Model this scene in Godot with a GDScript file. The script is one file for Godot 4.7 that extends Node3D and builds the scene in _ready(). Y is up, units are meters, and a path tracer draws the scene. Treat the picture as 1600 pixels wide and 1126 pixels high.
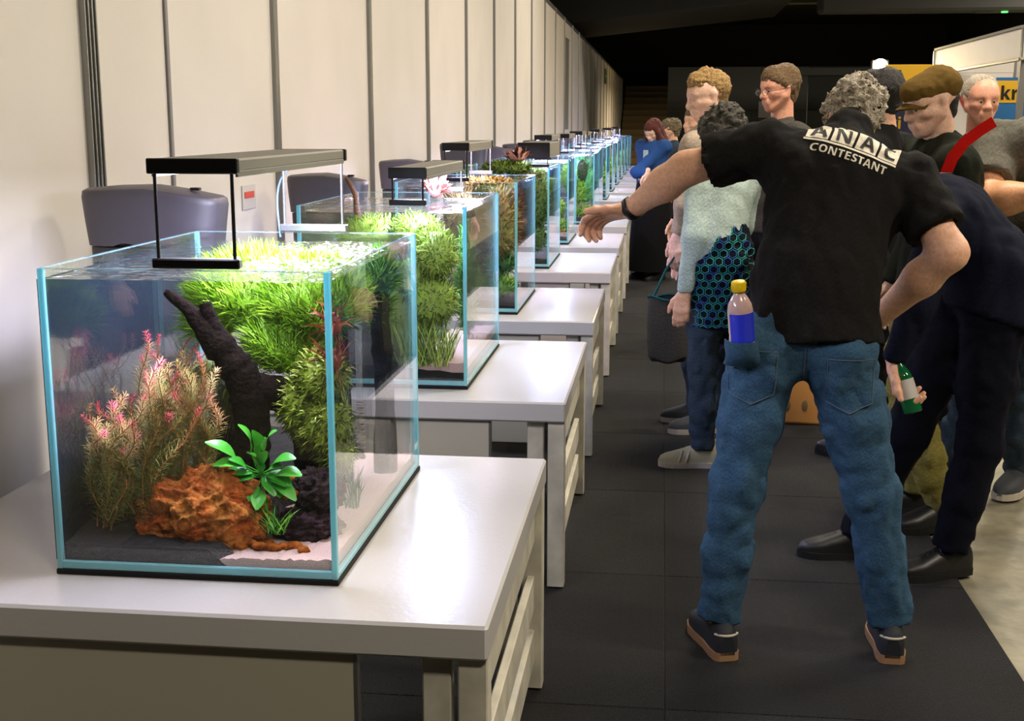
extends Node3D

# ---------------------------------------------------------------- mesh helpers
class MB:
	var v := PackedVector3Array()
	var n := PackedVector3Array()
	var c := PackedColorArray()
	var ix := PackedInt32Array()
	var tint := Color(1, 1, 1)

	func vert(p: Vector3, nn: Vector3, col = null) -> int:
		v.append(p)
		n.append(nn)
		c.append(tint if col == null else col)
		return v.size() - 1

	func face(pts: Array, out: Vector3) -> void:
		var nn: Vector3 = (pts[1] - pts[0]).cross(pts[2] - pts[0])
		if nn.length_squared() < 1e-16:
			return
		nn = nn.normalized()
		var flip := nn.dot(out) > 0.0
		if not flip:
			nn = -nn
		var b := v.size()
		for p in pts:
			vert(p, nn)
		for i in range(1, pts.size() - 1):
			if flip:
				ix.append_array(PackedInt32Array([b, b + i + 1, b + i]))
			else:
				ix.append_array(PackedInt32Array([b, b + i, b + i + 1]))

	# chamfered box
	func box(ctr: Vector3, size: Vector3, bev := 0.003, basis := Basis()) -> void:
		var h := size * 0.5
		var b: float = minf(bev, minf(h.x, minf(h.y, h.z)) * 0.49)
		var corner := {}
		for sx in [-1, 1]:
			for sy in [-1, 1]:
				for sz in [-1, 1]:
					var s := Vector3(sx, sy, sz)
					var q: Vector3 = s * h
					corner[s] = [ctr + basis * (q - Vector3(0, sy * b, sz * b)), ctr + basis * (q - Vector3(sx * b, 0, sz * b)), ctr + basis * (q - Vector3(sx * b, sy * b, 0))]
		for ax in 3:
			for sg in [-1, 1]:
				var pts := []
				for k in [[-1, -1], [-1, 1], [1, 1], [1, -1]]:
					var s := Vector3.ZERO
					s[ax] = sg
					s[(ax + 1) % 3] = k[0]
					s[(ax + 2) % 3] = k[1]
					pts.append(corner[s][ax])
				var o := Vector3.ZERO
				o[ax] = sg
				face(pts, basis * o)
		if b <= 0.0:
			return
		for ax in 3:
			var a1 := (ax + 1) % 3
			var a2 := (ax + 2) % 3
			for k in [[-1, -1], [-1, 1], [1, 1], [1, -1]]:
				var s0 := Vector3.ZERO
				s0[a1] = k[0]
				s0[a2] = k[1]
				var sm := s0
				var sp := s0
				sm[ax] = -1
				sp[ax] = 1
				face([corner[sm][a1], corner[sp][a1], corner[sp][a2], corner[sm][a2]], basis * s0)
		for s in corner:
			face(corner[s], basis * (s as Vector3))

	func smooth_grid(pts: PackedVector3Array, nu: int, nv: int, wrap_u := false, cols = null) -> void:
		# pts[j * nu + i]; the side that is outside comes from the order: du x dv points outward
		var b := v.size()
		for i in pts.size():
			v.append(pts[i])
			n.append(Vector3.ZERO)
			c.append(tint if cols == null else cols[i])
		var lim := nu if wrap_u else nu - 1
		for j in nv - 1:
			for i in lim:
				var i2 := (i + 1) % nu
				var p := b + j * nu + i
				var q := b + j * nu + i2
				var r := b + (j + 1) * nu + i2
				var s := b + (j + 1) * nu + i
				ix.append_array(PackedInt32Array([p, r, q, p, s, r]))
				var fn := (v[q] - v[p]).cross(v[r] - v[p])
				var fm := (v[r] - v[p]).cross(v[s] - v[p])
				n[p] += fn + fm
				n[q] += fn
				n[r] += fn + fm
				n[s] += fm
		for i in range(b, v.size()):
			n[i] = n[i].normalized()

	func tube(path: Array, rad: Array, sides := 8, cap := true) -> void:
		var pts := PackedVector3Array()
		var m := path.size()
		var t0: Vector3 = (path[1] - path[0]).normalized()
		var side := t0.cross(Vector3.UP)
		if side.length() < 0.05:
			side = t0.cross(Vector3.RIGHT)
		side = side.normalized()
		for j in m:
			var t: Vector3
			if j == 0:
				t = path[1] - path[0]
			elif j == m - 1:
				t = path[j] - path[j - 1]
			else:
				t = path[j + 1] - path[j - 1]
			t = t.normalized()
			side = (side - t * side.dot(t)).normalized()
			var up := side.cross(t)
			for i in sides:
				var a := TAU * i / sides
				pts.append(path[j] + (side * cos(a) + up * sin(a)) * float(rad[j]))
		# du x dv outward: u runs from side to up = side x t, so du x dv = ... points inward along -r for this frame; reverse rows
		var rev := PackedVector3Array()
		for j in range(m - 1, -1, -1):
			for i in sides:
				rev.append(pts[j * sides + i])
		smooth_grid(rev, sides, m, true)
		if cap:
			var e0 := []
			var e1 := []
			for i in sides:
				e0.append(pts[i])
				e1.append(pts[(m - 1) * sides + i])
			face(e0, path[0] - path[1])
			face(e1, path[m - 1] - path[m - 2])

	func lathe(prof: Array, ctr: Vector3, axis := Vector3.UP, sides := 20) -> void:
		# prof: [[radius, height], ...] from bottom to top
		var a := axis.normalized()
		var x := a.cross(Vector3(0.31, 0.2, 0.9)).normalized()
		var z := x.cross(a)
		var pts := PackedVector3Array()
		for j in prof.size():
			for i in sides:
				var t := -TAU * i / sides
				pts.append(ctr + a * float(prof[j][1]) + (x * cos(t) + z * sin(t)) * float(prof[j][0]))
		smooth_grid(pts, sides, prof.size(), true)

	func ellipsoid(ctr: Vector3, r: Vector3, nu := 16, nv := 10, fn = null, colfn = null) -> void:
		var pts := PackedVector3Array()
		var cols := PackedColorArray()
		for j in nv + 1:
			var ph := -PI / 2 + PI * j / nv
			for i in nu:
				var th := -TAU * i / nu
				var d := Vector3(cos(ph) * cos(th), sin(ph), cos(ph) * sin(th))
				var k: float = 1.0 if fn == null else fn.call(d)
				pts.append(ctr + d * r * k)
				cols.append(tint if colfn == null else colfn.call(d, k))
		smooth_grid(pts, nu, nv + 1, true, cols)

	func blade(base: Vector3, tip: Vector3, wide: Vector3, nn: Vector3, c0: Color, c1: Color, sag := Vector3.ZERO) -> void:
		var mid := base.lerp(tip, 0.55) - sag
		var a := vert(base - wide * 0.5, nn, c0)
		vert(base + wide * 0.5, nn, c0)
		vert(mid + wide * 0.5, nn, c0.lerp(c1, 0.5))
		vert(mid - wide * 0.5, nn, c0.lerp(c1, 0.5))
		vert(tip, nn, c1)
		ix.append_array(PackedInt32Array([a, a + 1, a + 2, a, a + 2, a + 3, a + 3, a + 2, a + 4]))

	func poly_extrude(poly: PackedVector2Array, depth: float, xf: Transform3D) -> void:
		# outline in x, y; extruded along z from -depth / 2 to depth / 2
		var tr := Geometry2D.triangulate_polygon(poly)
		for s in [-1, 1]:
			for k in range(0, tr.size(), 3):
				var p := []
				for q in 3:
					var w := poly[tr[k + q]]
					p.append(xf * Vector3(w.x, w.y, s * depth * 0.5))
				face(p, xf.basis * Vector3(0, 0, s))
		var turn := 1.0 if Geometry2D.is_polygon_clockwise(poly) else -1.0
		for i in poly.size():
			var a := poly[i]
			var b := poly[(i + 1) % poly.size()]
			var o := Vector3(-(b.y - a.y), b.x - a.x, 0) * turn
			face([xf * Vector3(a.x, a.y, -depth * 0.5), xf * Vector3(b.x, b.y, -depth * 0.5), xf * Vector3(b.x, b.y, depth * 0.5), xf * Vector3(a.x, a.y, depth * 0.5)], xf.basis * o)

	func add(other: MB) -> void:
		var b := v.size()
		v.append_array(other.v)
		n.append_array(other.n)
		c.append_array(other.c)
		for i in other.ix:
			ix.append(i + b)

	func mesh() -> ArrayMesh:
		var arr := []
		arr.resize(Mesh.ARRAY_MAX)
		arr[Mesh.ARRAY_VERTEX] = v
		arr[Mesh.ARRAY_NORMAL] = n
		arr[Mesh.ARRAY_COLOR] = c
		arr[Mesh.ARRAY_INDEX] = ix
		var m := ArrayMesh.new()
		if ix.size() > 0:
			m.add_surface_from_arrays(Mesh.PRIMITIVE_TRIANGLES, arr)
		return m


# a field of smoothly joined tapered capsules, meshed as surface nets
class Field:
	var o: Vector3
	var cell: float
	var k: float
	var nx: int
	var ny: int
	var nz: int
	var a := PackedFloat32Array()
	var f := PackedFloat32Array()
	var carve := []

	var bones := []
	var r0 := PackedInt32Array()
	var r1 := PackedInt32Array()

	func _init(cl: float, kk: float) -> void:
		cell = cl
		k = kk

	func bone(pa: Vector3, pb: Vector3, ra: float, rb: float, fa := Vector3.ZERO, fs := 1.0, flat_end := false) -> void:
		bones.append([pa, pb, ra, rb, fa, fs, flat_end])

	func spread() -> void:
		var lo: Vector3 = bones[0][0]
		var hi := lo
		for b in bones:
			var r: float = maxf(b[2], b[3]) + k * 4.5 + cell * 3.0
			var q := Vector3(r, r, r)
			lo = lo.min((b[0] as Vector3).min(b[1]) - q)
			hi = hi.max((b[0] as Vector3).max(b[1]) + q)
		o = lo
		nx = int((hi.x - lo.x) / cell) + 3
		ny = int((hi.y - lo.y) / cell) + 3
		nz = int((hi.z - lo.z) / cell) + 3
		a.resize(nx * ny * nz)
		a.fill(0.0)
		r0.resize(ny * nz)
		r0.fill(100000)
		r1.resize(ny * nz)
		r1.fill(-1)
		for b in bones:
			raster(b[0], b[1], b[2], b[3], b[4], b[5], b[6])

	func raster(pa: Vector3, pb: Vector3, ra: float, rb: float, fa: Vector3, fs: float, flat_end: bool) -> void:
		var m := k * 4.5 + cell
		var r := maxf(ra, rb) + m
		var lo := (pa.min(pb) - Vector3(r, r, r) - o) / cell
		var hi := (pa.max(pb) + Vector3(r, r, r) - o) / cell
		var x0 := maxi(1, int(lo.x))
		var y0 := maxi(1, int(lo.y))
		var z0 := maxi(1, int(lo.z))
		var x1 := mini(nx - 2, int(hi.x) + 1)
		var y1 := mini(ny - 2, int(hi.y) + 1)
		var z1 := mini(nz - 2, int(hi.z) + 1)
		var squeeze := fs != 1.0
		var ab := pb - pa
		if squeeze:
			ab += fa * (ab.dot(fa) * (fs - 1.0))
		var l2 := maxf(ab.length_squared(), 1e-9)
		var ln := sqrt(l2)
		var dr := rb - ra
		var ik := -1.0 / k
		for z in range(z0, z1 + 1):
			for y in range(y0, y1 + 1):
				var ro := z * ny + y
				var row := ro * nx
				var q0 := o + Vector3(0, y, z) * cell - pa
				var mn := 100000
				var mx := -1
				for x in range(x0, x1 + 1):
					var q := q0 + Vector3(x * cell, 0, 0)
					if squeeze:
						q += fa * (q.dot(fa) * (fs - 1.0))
					var t := q.dot(ab) / l2
					var d: float
					if flat_end and t > 1.0:
						d = maxf((q - ab * t).length() - rb, (t - 1.0) * ln * 2.0)
					else:
						t = clampf(t, 0.0, 1.0)
						d = (q - ab * t).length() - ra - dr * t
					if d < m:
						a[row + x] += exp(maxf(d, -0.35) * ik)
						if mx < 0:
							mn = x
						mx = x
				if mx >= 0:
					r0[ro] = mini(r0[ro], mn)
					r1[ro] = maxi(r1[ro], mx)

	func settle(noise: FastNoiseLite = null, amp := 0.0, stretch := Vector3.ONE) -> void:
		spread()
		f.resize(a.size())
		f.fill(1.0)
		for z in nz:
			for y in ny:
				var ro := z * ny + y
				var row := ro * nx
				for x in range(r0[ro], r1[ro] + 1):
					var e := a[row + x]
					if e > 0.0:
						var d := -k * log(e)
						if d < 0.05 and d > -0.05:
							if amp > 0.0:
								d += amp * noise.get_noise_3dv((o + Vector3(x, y, z) * cell) * stretch)
							for cv in carve:
								d = maxf(d, cv[1] - (o + Vector3(x, y, z) * cell - cv[0]).length())
						f[row + x] = d

	func at(p: Vector3) -> float:
		var q := (p - o) / cell
		var x := int(q.x)
		var y := int(q.y)
		var z := int(q.z)
		if x < 0 or y < 0 or z < 0 or x >= nx - 1 or y >= ny - 1 or z >= nz - 1:
			return 1.0
		var t := q - Vector3(x, y, z)
		var i := (z * ny + y) * nx + x
		var r := nx * ny
		var c0 := lerpf(lerpf(f[i], f[i + 1], t.x), lerpf(f[i + nx], f[i + nx + 1], t.x), t.y)
		var c1 := lerpf(lerpf(f[i + r], f[i + r + 1], t.x), lerpf(f[i + r + nx], f[i + r + nx + 1], t.x), t.y)
		return lerpf(c0, c1, t.z)

	func land(p: Vector3, dir: Vector3, off: float) -> Vector3:
		# the point where a line from p along dir first meets the surface, lifted by off
		var s := 0.0
		while s < 0.5:
			if at(p + dir * s) < 0.0:
				break
			s += cell * 0.5
		var lo := s - cell * 0.5
		for i in 6:
			var mid := (lo + s) * 0.5
			if at(p + dir * mid) < 0.0:
				s = mid
			else:
				lo = mid
		return p + dir * (s - off)

	func net(mb: MB, cut_y := -100.0) -> void:
		var id := PackedInt32Array()
		id.resize(a.size())
		id.fill(-1)
		var r := nx * ny
		var off := [0, 1, nx, nx + 1, r, r + 1, r + nx, r + nx + 1]
		var ed := [[0, 1], [2, 3], [4, 5], [6, 7], [0, 2], [1, 3], [4, 6], [5, 7], [0, 4], [1, 5], [2, 6], [3, 7]]
		var co := [Vector3(0, 0, 0), Vector3(1, 0, 0), Vector3(0, 1, 0), Vector3(1, 1, 0), Vector3(0, 0, 1), Vector3(1, 0, 1), Vector3(0, 1, 1), Vector3(1, 1, 1)]
		var b := mb.v.size()
		var cells := PackedInt32Array()
		var g := PackedFloat32Array()
		g.resize(8)
		var far := cell * 3.5
		for z in range(0, nz - 1):
			for y in range(0, ny - 1):
				var ro := z * ny + y
				var row := ro * nx
				var xa := mini(mini(r0[ro], r0[ro + 1]), mini(r0[ro + ny], r0[ro + ny + 1]))
				var xb := maxi(maxi(r1[ro], r1[ro + 1]), maxi(r1[ro + ny], r1[ro + ny + 1]))
				for x in range(maxi(0, xa - 1), mini(nx - 1, xb + 1)):
					var i := row + x
					if absf(f[i]) > far:
						continue
					var s := 0
					for q in 8:
						g[q] = f[i + off[q]]
						if g[q] < 0.0:
							s += 1
					if s == 0 or s == 8:
						continue
					var p := Vector3.ZERO
					var m := 0
					for e in ed:
						var g0 := g[e[0]]
						var g1 := g[e[1]]
						if (g0 < 0.0) != (g1 < 0.0):
							p += co[e[0]].lerp(co[e[1]], g0 / (g0 - g1))
							m += 1
					p = o + (Vector3(x, y, z) + p / m) * cell
					if p.y < cut_y:
						p.y = cut_y
					id[i] = mb.vert(p, Vector3.ZERO)
					cells.append(i)
		for i in cells:
			var inside := f[i] < 0.0
			for ax in 3:
				var st: int = [1, nx, r][ax]
				if (f[i + st] < 0.0) == inside:
					continue
				var s1: int = [nx, r, 1][ax]
				var s2: int = [r, 1, nx][ax]
				var p := id[i]
				var q := id[i - s1]
				var w := id[i - s1 - s2]
				var u := id[i - s2]
				if p < 0 or q < 0 or w < 0 or u < 0:
					continue
				if inside:
					mb.ix.append_array(PackedInt32Array([p, w, q, p, u, w]))
				else:
					mb.ix.append_array(PackedInt32Array([p, q, w, p, w, u]))
				var fn := (mb.v[w] - mb.v[p]).cross(mb.v[u] - mb.v[q])
				if not inside:
					fn = -fn
				mb.n[p] -= fn
				mb.n[q] -= fn
				mb.n[w] -= fn
				mb.n[u] -= fn
		for i in range(b, mb.v.size()):
			mb.n[i] = -mb.n[i].normalized() if mb.n[i].length_squared() > 0.0 else Vector3.UP


# ---------------------------------------------------------------- scene helpers
var M := {}
var used := {}
var rng := RandomNumberGenerator.new()
var noise := FastNoiseLite.new()
var fold := FastNoiseLite.new()
var tex := {}
var last_top: Field
var jobs := []
var last_leg: Field


func numbered(called: String) -> String:
	if not used.has(called):
		used[called] = 0
		return called
	used[called] += 1
	return "%s_%03d" % [called, used[called]]


func tag(o: Node, label: String, category: String, group := "", kind := "") -> Node:
	o.set_meta("label", label)
	o.set_meta("category", category)
	if group:
		o.set_meta("group", group)
	if kind:
		o.set_meta("kind", kind)
	return o


func thing(called: String, at: Vector3, label: String, category: String, group := "") -> Node3D:
	var o := Node3D.new()
	o.name = numbered(called)
	add_child(o)
	o.position = at
	tag(o, label, category, group)
	return o


func structure(called: String) -> Node3D:
	var o := Node3D.new()
	o.name = numbered(called)
	add_child(o)
	o.set_meta("kind", "structure")
	return o


# commits a mesh under a parent; the points are world points, the parent stands at its own position
func put(called: String, mb: MB, m: Material, parent: Node3D = null, shared: ArrayMesh = null) -> MeshInstance3D:
	var o := MeshInstance3D.new()
	o.mesh = mb.mesh() if shared == null else shared
	o.material_override = m
	o.name = numbered(called) if parent == null else called
	o.cast_shadow = GeometryInstance3D.SHADOW_CASTING_SETTING_ON
	if parent == null:
		add_child(o)
	else:
		parent.add_child(o, true)
		var top := Vector3.ZERO
		var q: Node = parent
		while q != null and q != self:
			top += (q as Node3D).position
			q = q.get_parent()
		o.position = -top
	return o


func box_part(called: String, ctr: Vector3, size: Vector3, m: Material, parent: Node3D, bev := 0.003, basis := Basis()) -> MeshInstance3D:
	var b := MB.new()
	b.box(ctr, size, bev, basis)
	return put(called, b, m, parent)


func make_tex(called: String, freq: float, oct: int, typ: int, bump := 0.0, lo := 0.0, hi := 1.0, size := 256, frac := FastNoiseLite.FRACTAL_FBM) -> ImageTexture:
	if tex.has(called):
		return tex[called]
	var nz := FastNoiseLite.new()
	nz.seed = called.hash() % 1000
	nz.noise_type = typ
	nz.frequency = freq
	nz.fractal_type = frac
	nz.fractal_octaves = oct
	var im := nz.get_seamless_image(size, size)
	if bump > 0.0:
		im.convert(Image.FORMAT_RGBA8)
		im.bump_map_to_normal_map(bump)
	else:
		im.convert(Image.FORMAT_L8)
		var by := im.get_data()
		for i in by.size():
			by[i] = clampi(int(lerpf(lo, hi, by[i] / 255.0) / maxf(hi, 1.0) * 255.0), 0, 255)
		im = Image.create_from_data(size, size, false, Image.FORMAT_L8, by)
		im.convert(Image.FORMAT_RGB8)
	tex[called] = ImageTexture.create_from_image(im)
	return tex[called]


func mat(called: String, col: Color, rough := 0.6, metal := 0.0, normal: Texture2D = null, nscale := 1.0, tile := 1.0, albedo: Texture2D = null) -> StandardMaterial3D:
	var m := StandardMaterial3D.new()
	m.resource_name = called
	m.albedo_color = col
	m.roughness = rough
	m.metallic = metal
	m.vertex_color_use_as_albedo = true
	if normal != null:
		m.normal_enabled = true
		m.normal_texture = normal
		m.normal_scale = nscale
	if albedo != null:
		m.albedo_texture = albedo
	if normal != null or albedo != null:
		m.uv1_triplanar = true
		m.uv1_scale = Vector3(tile, tile, tile)
	M[called] = m
	return m


func cloth(called: String, col: Color, tile := 14.0, ns := 0.5) -> StandardMaterial3D:
	var m := mat(called, col, 0.92, 0.0, make_tex("weave_normal", 0.09, 3, FastNoiseLite.TYPE_SIMPLEX, 6.0), ns, tile, make_tex("weave_tone", 0.02, 4, FastNoiseLite.TYPE_SIMPLEX, 0.0, 0.78, 1.12))
	m.metallic_specular = 0.25
	return m


func glow(called: String, col: Color, energy: float) -> StandardMaterial3D:
	var m := mat(called, Color(0.9, 0.9, 0.9), 0.5)
	m.emission_enabled = true
	m.emission = col
	m.emission_energy_multiplier = energy
	return m


func materials() -> void:
	mat("laminate", Color(0.72, 0.71, 0.70), 0.26, 0.0, make_tex("fine_normal", 0.03, 4, FastNoiseLite.TYPE_SIMPLEX, 2.0), 0.12, 5.0)
	mat("leg_white", Color(0.80, 0.78, 0.71), 0.5, 0.0, null, 1.0, 2.0, make_tex("paint_tone", 0.012, 4, FastNoiseLite.TYPE_SIMPLEX, 0.0, 0.86, 1.05))
	mat("panel_board", Color(0.66, 0.64, 0.57), 0.6)
	mat("wall_white", Color(0.81, 0.785, 0.755), 0.55, 0.0, null, 1.0, 0.5, make_tex("wall_tone", 0.008, 3, FastNoiseLite.TYPE_SIMPLEX, 0.0, 0.98, 1.01))
	mat("aluminium", Color(0.55, 0.55, 0.54), 0.38, 0.85)
	mat("seam_grey", Color(0.45, 0.44, 0.45), 0.5)
	mat("black_paint", Color(0.17, 0.17, 0.155), 0.8)
	mat("hall_grey", Color(0.30, 0.305, 0.28), 0.8)
	mat("bleacher", Color(0.42, 0.36, 0.21), 0.7)
	mat("concrete", Color(0.56, 0.535, 0.44), 0.45, 0.0, make_tex("fine_normal", 0.03, 4, FastNoiseLite.TYPE_SIMPLEX, 2.0), 0.2, 2.0, make_tex("concrete_tone", 0.01, 5, FastNoiseLite.TYPE_SIMPLEX, 0.0, 0.80, 1.05))
	for i in 4:
		mat("carpet_%d" % i, [Color(0.125, 0.127, 0.121), Color(0.094, 0.097, 0.093), Color(0.158, 0.160, 0.152), Color(0.108, 0.111, 0.106)][i], 0.95, 0.0, make_tex("carpet_normal", 0.2, 2, FastNoiseLite.TYPE_SIMPLEX, 10.0), 1.0, 4.0, make_tex("carpet_tone", 0.08, 4, FastNoiseLite.TYPE_SIMPLEX, 0.0, 0.6, 1.35))
	var g := mat("glass", Color(0.86, 0.97, 0.97, 0.004), 0.0)
	g.transparency = BaseMaterial3D.TRANSPARENCY_ALPHA
	g.metallic_specular = 0.5
	var e := mat("glass_edge", Color(0.62, 0.86, 0.88, 0.72), 0.08)
	e.transparency = BaseMaterial3D.TRANSPARENCY_ALPHA
	e.backlight_enabled = true
	e.backlight = Color(0.4, 0.75, 0.8)
	var gr := mat("glass_rim", Color(0.55, 0.70, 0.74, 0.30), 0.05)
	gr.transparency = BaseMaterial3D.TRANSPARENCY_ALPHA
	var w := mat("water", Color(0.75, 0.9, 0.95, 0.01), 0.02, 0.0, make_tex("ripple_normal", 0.012, 3, FastNoiseLite.TYPE_SIMPLEX, 5.0), 0.45, 3.0)
	w.transparency = BaseMaterial3D.TRANSPARENCY_ALPHA
	mat("dark_pane_navy", Color(0.06, 0.10, 0.17), 0.25)  # colour of the sheet that darkens the first tank's left pane
	mat("black_foam", Color(0.02, 0.02, 0.022), 0.9)
	mat("black_plastic", Color(0.025, 0.025, 0.028), 0.35)
	mat("filter_grey", Color(0.27, 0.255, 0.285), 0.45)
	mat("filter_dark", Color(0.14, 0.14, 0.155), 0.5)
	mat("lamp_body", Color(0.47, 0.46, 0.43), 0.5, 0.15)
	mat("chrome", Color(0.75, 0.75, 0.76), 0.2, 0.9)
	mat("steel_dark", Color(0.16, 0.16, 0.165), 0.35, 0.6)
	mat("soil", Color(0.10, 0.085, 0.075), 0.95, 0.0, make_tex("carpet_normal", 0.2, 2, FastNoiseLite.TYPE_SIMPLEX, 10.0), 1.2, 5.0, make_tex("rock_tone", 0.02, 5, FastNoiseLite.TYPE_SIMPLEX, 0.0, 0.6, 1.3))
	mat("sand", Color(0.86, 0.74, 0.70), 0.9, 0.0, make_tex("carpet_normal", 0.2, 2, FastNoiseLite.TYPE_SIMPLEX, 10.0), 0.6, 9.0, make_tex("sand_tone", 0.09, 3, FastNoiseLite.TYPE_SIMPLEX, 0.0, 0.85, 1.08))
	mat("rock", Color(1, 1, 1), 0.85, 0.0, make_tex("rock_normal", 0.03, 5, FastNoiseLite.TYPE_SIMPLEX, 10.0), 1.0, 6.0, make_tex("rock_tone", 0.02, 5, FastNoiseLite.TYPE_SIMPLEX, 0.0, 0.6, 1.3))
	mat("driftwood", Color(0.10, 0.062, 0.042), 0.85, 0.0, make_tex("rock_normal", 0.03, 5, FastNoiseLite.TYPE_SIMPLEX, 10.0), 0.9, 8.0, make_tex("rock_tone", 0.02, 5, FastNoiseLite.TYPE_SIMPLEX, 0.0, 0.6, 1.3))
	for k in ["rock", "driftwood"]:
		M[k].metallic_specular = 0.2
		M[k].roughness = 1.0
	mat("branch_tan", Color(0.36, 0.22, 0.11), 0.8, 0.0, make_tex("rock_normal", 0.03, 5, FastNoiseLite.TYPE_SIMPLEX, 10.0), 0.6, 10.0)
	var p := mat("plant", Color(1, 1, 1), 0.55)
	p.backlight_enabled = true
	p.backlight = Color(0.5, 0.5, 0.5)
	var lf := mat("leaf", Color(1, 1, 1), 0.35)
	lf.backlight_enabled = true
	lf.backlight = Color(0.35, 0.35, 0.35)
	var s := mat("skin", Color(0.95, 0.73, 0.60), 0.5, 0.0, make_tex("skin_normal", 0.06, 3, FastNoiseLite.TYPE_SIMPLEX, 3.0), 0.25, 18.0, make_tex("skin_tone", 0.012, 4, FastNoiseLite.TYPE_SIMPLEX, 0.0, 0.9, 1.08))
	s.subsurf_scatter_enabled = true
	s.subsurf_scatter_strength = 0.12
	mat("lips", Color(0.62, 0.30, 0.26), 0.5)
	mat("eye_white", Color(0.85, 0.83, 0.80), 0.2)
	mat("eye_dark", Color(0.06, 0.045, 0.035), 0.15)
	for h in [["hair_grey", Color(0.92, 0.86, 0.76)], ["hair_blond", Color(0.88, 0.70, 0.42)], ["hair_brown", Color(0.58, 0.45, 0.29)], ["hair_dark", Color(0.13, 0.105, 0.085)], ["hair_red", Color(0.46, 0.15, 0.10)], ["hair_light", Color(0.62, 0.55, 0.42)], ["hair_ash", Color(0.36, 0.34, 0.29)]]:
		mat(h[0], h[1], 0.65, 0.0, make_tex("hair_normal", 0.06, 4, FastNoiseLite.TYPE_SIMPLEX, 14.0), 1.0, 9.0, make_tex("hair_tone", 0.04, 4, FastNoiseLite.TYPE_SIMPLEX, 0.0, 0.55, 1.35))
	cloth("tee_black", Color(0.125, 0.120, 0.118))
	cloth("denim", Color(0.255, 0.385, 0.495), 18.0, 0.8)
	cloth("denim_dark", Color(0.25, 0.31, 0.37), 18.0, 0.8)
	cloth("denim_bright", Color(0.20, 0.35, 0.60), 18.0, 0.8)
	cloth("shirt_pale", Color(0.80, 0.88, 0.85))
	cloth("sweater_cream", Color(0.80, 0.73, 0.65))
	cloth("navy", Color(0.085, 0.105, 0.175))
	cloth("navy_trousers", Color(0.060, 0.066, 0.120))
	cloth("dark_green", Color(0.15, 0.165, 0.125))
	cloth("khaki", Color(0.60, 0.56, 0.30))
	cloth("grey_tee", Color(0.47, 0.46, 0.42))
	cloth("black_cloth", Color(0.075, 0.072, 0.075))
	cloth("cap_olive", Color(0.47, 0.37, 0.17), 30.0, 1.0)
	cloth("red_strap", Color(0.85, 0.10, 0.07), 30.0, 0.5)
	cloth("grey_cloth", Color(0.33, 0.32, 0.30))
	cloth("teal_cloth", Color(0.12, 0.34, 0.36))
	mat("shoe_black", Color(0.06, 0.06, 0.065), 0.45)
	mat("shoe_navy", Color(0.10, 0.11, 0.14), 0.7)
	mat("shoe_grey", Color(0.20, 0.21, 0.22), 0.75)
	mat("shoe_cream", Color(0.66, 0.63, 0.50), 0.7)
	mat("sole_tan", Color(0.60, 0.45, 0.32), 0.7)
	mat("sole_white", Color(0.72, 0.68, 0.62), 0.7)
	mat("sole_black", Color(0.02, 0.02, 0.02), 0.8)
	mat("print_white", Color(0.84, 0.81, 0.74), 0.8)
	mat("stitch", Color(0.30, 0.34, 0.40), 0.9)
	mat("yellow_cap", Color(0.85, 0.72, 0.02), 0.4)
	mat("label_blue", Color(0.12, 0.18, 0.75), 0.4)
	mat("label_pink", Color(0.75, 0.55, 0.55), 0.4)
	mat("paper_brown", Color(0.68, 0.47, 0.23), 0.85)
	mat("poster_yellow", Color(0.80, 0.62, 0.03), 0.6)
	mat("poster_navy", Color(0.08, 0.10, 0.25), 0.6)
	mat("poster_blue", Color(0.06, 0.36, 0.58), 0.6)
	mat("poster_white", Color(0.72, 0.70, 0.68), 0.6)
	mat("print_red", Color(0.65, 0.08, 0.08), 0.6)
	mat("print_orange", Color(0.75, 0.22, 0.10), 0.6)
	mat("sign_green", Color(0.10, 0.30, 0.18), 0.5)
	mat("print_black", Color(0.03, 0.03, 0.03), 0.8)
	mat("valance", Color(0.42, 0.41, 0.38), 0.7)


# ---------------------------------------------------------------- people
# figures are meshed side by side on the machine's cores, then given to their nodes
func later(o: MeshInstance3D, fields: Array, nz: FastNoiseLite = null, amp := 0.0, stretch := Vector3.ONE, cut := -100.0) -> MeshInstance3D:
	jobs.append({"o": o, "fields": fields, "nz": nz, "amp": amp, "stretch": stretch, "cut": cut, "mb": MB.new()})
	return o


func run_job(i: int) -> void:
	var j: Dictionary = jobs[i]
	for F in j.fields:
		if F.f.is_empty():
			F.settle(j.nz, j.amp, j.stretch)
		F.net(j.mb, j.cut)


func run_jobs() -> void:
	WorkerThreadPool.wait_for_group_task_completion(WorkerThreadPool.add_group_task(run_job, jobs.size()))
	for j in jobs:
		j.o.mesh = j.mb.mesh()
	jobs.clear()


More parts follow.
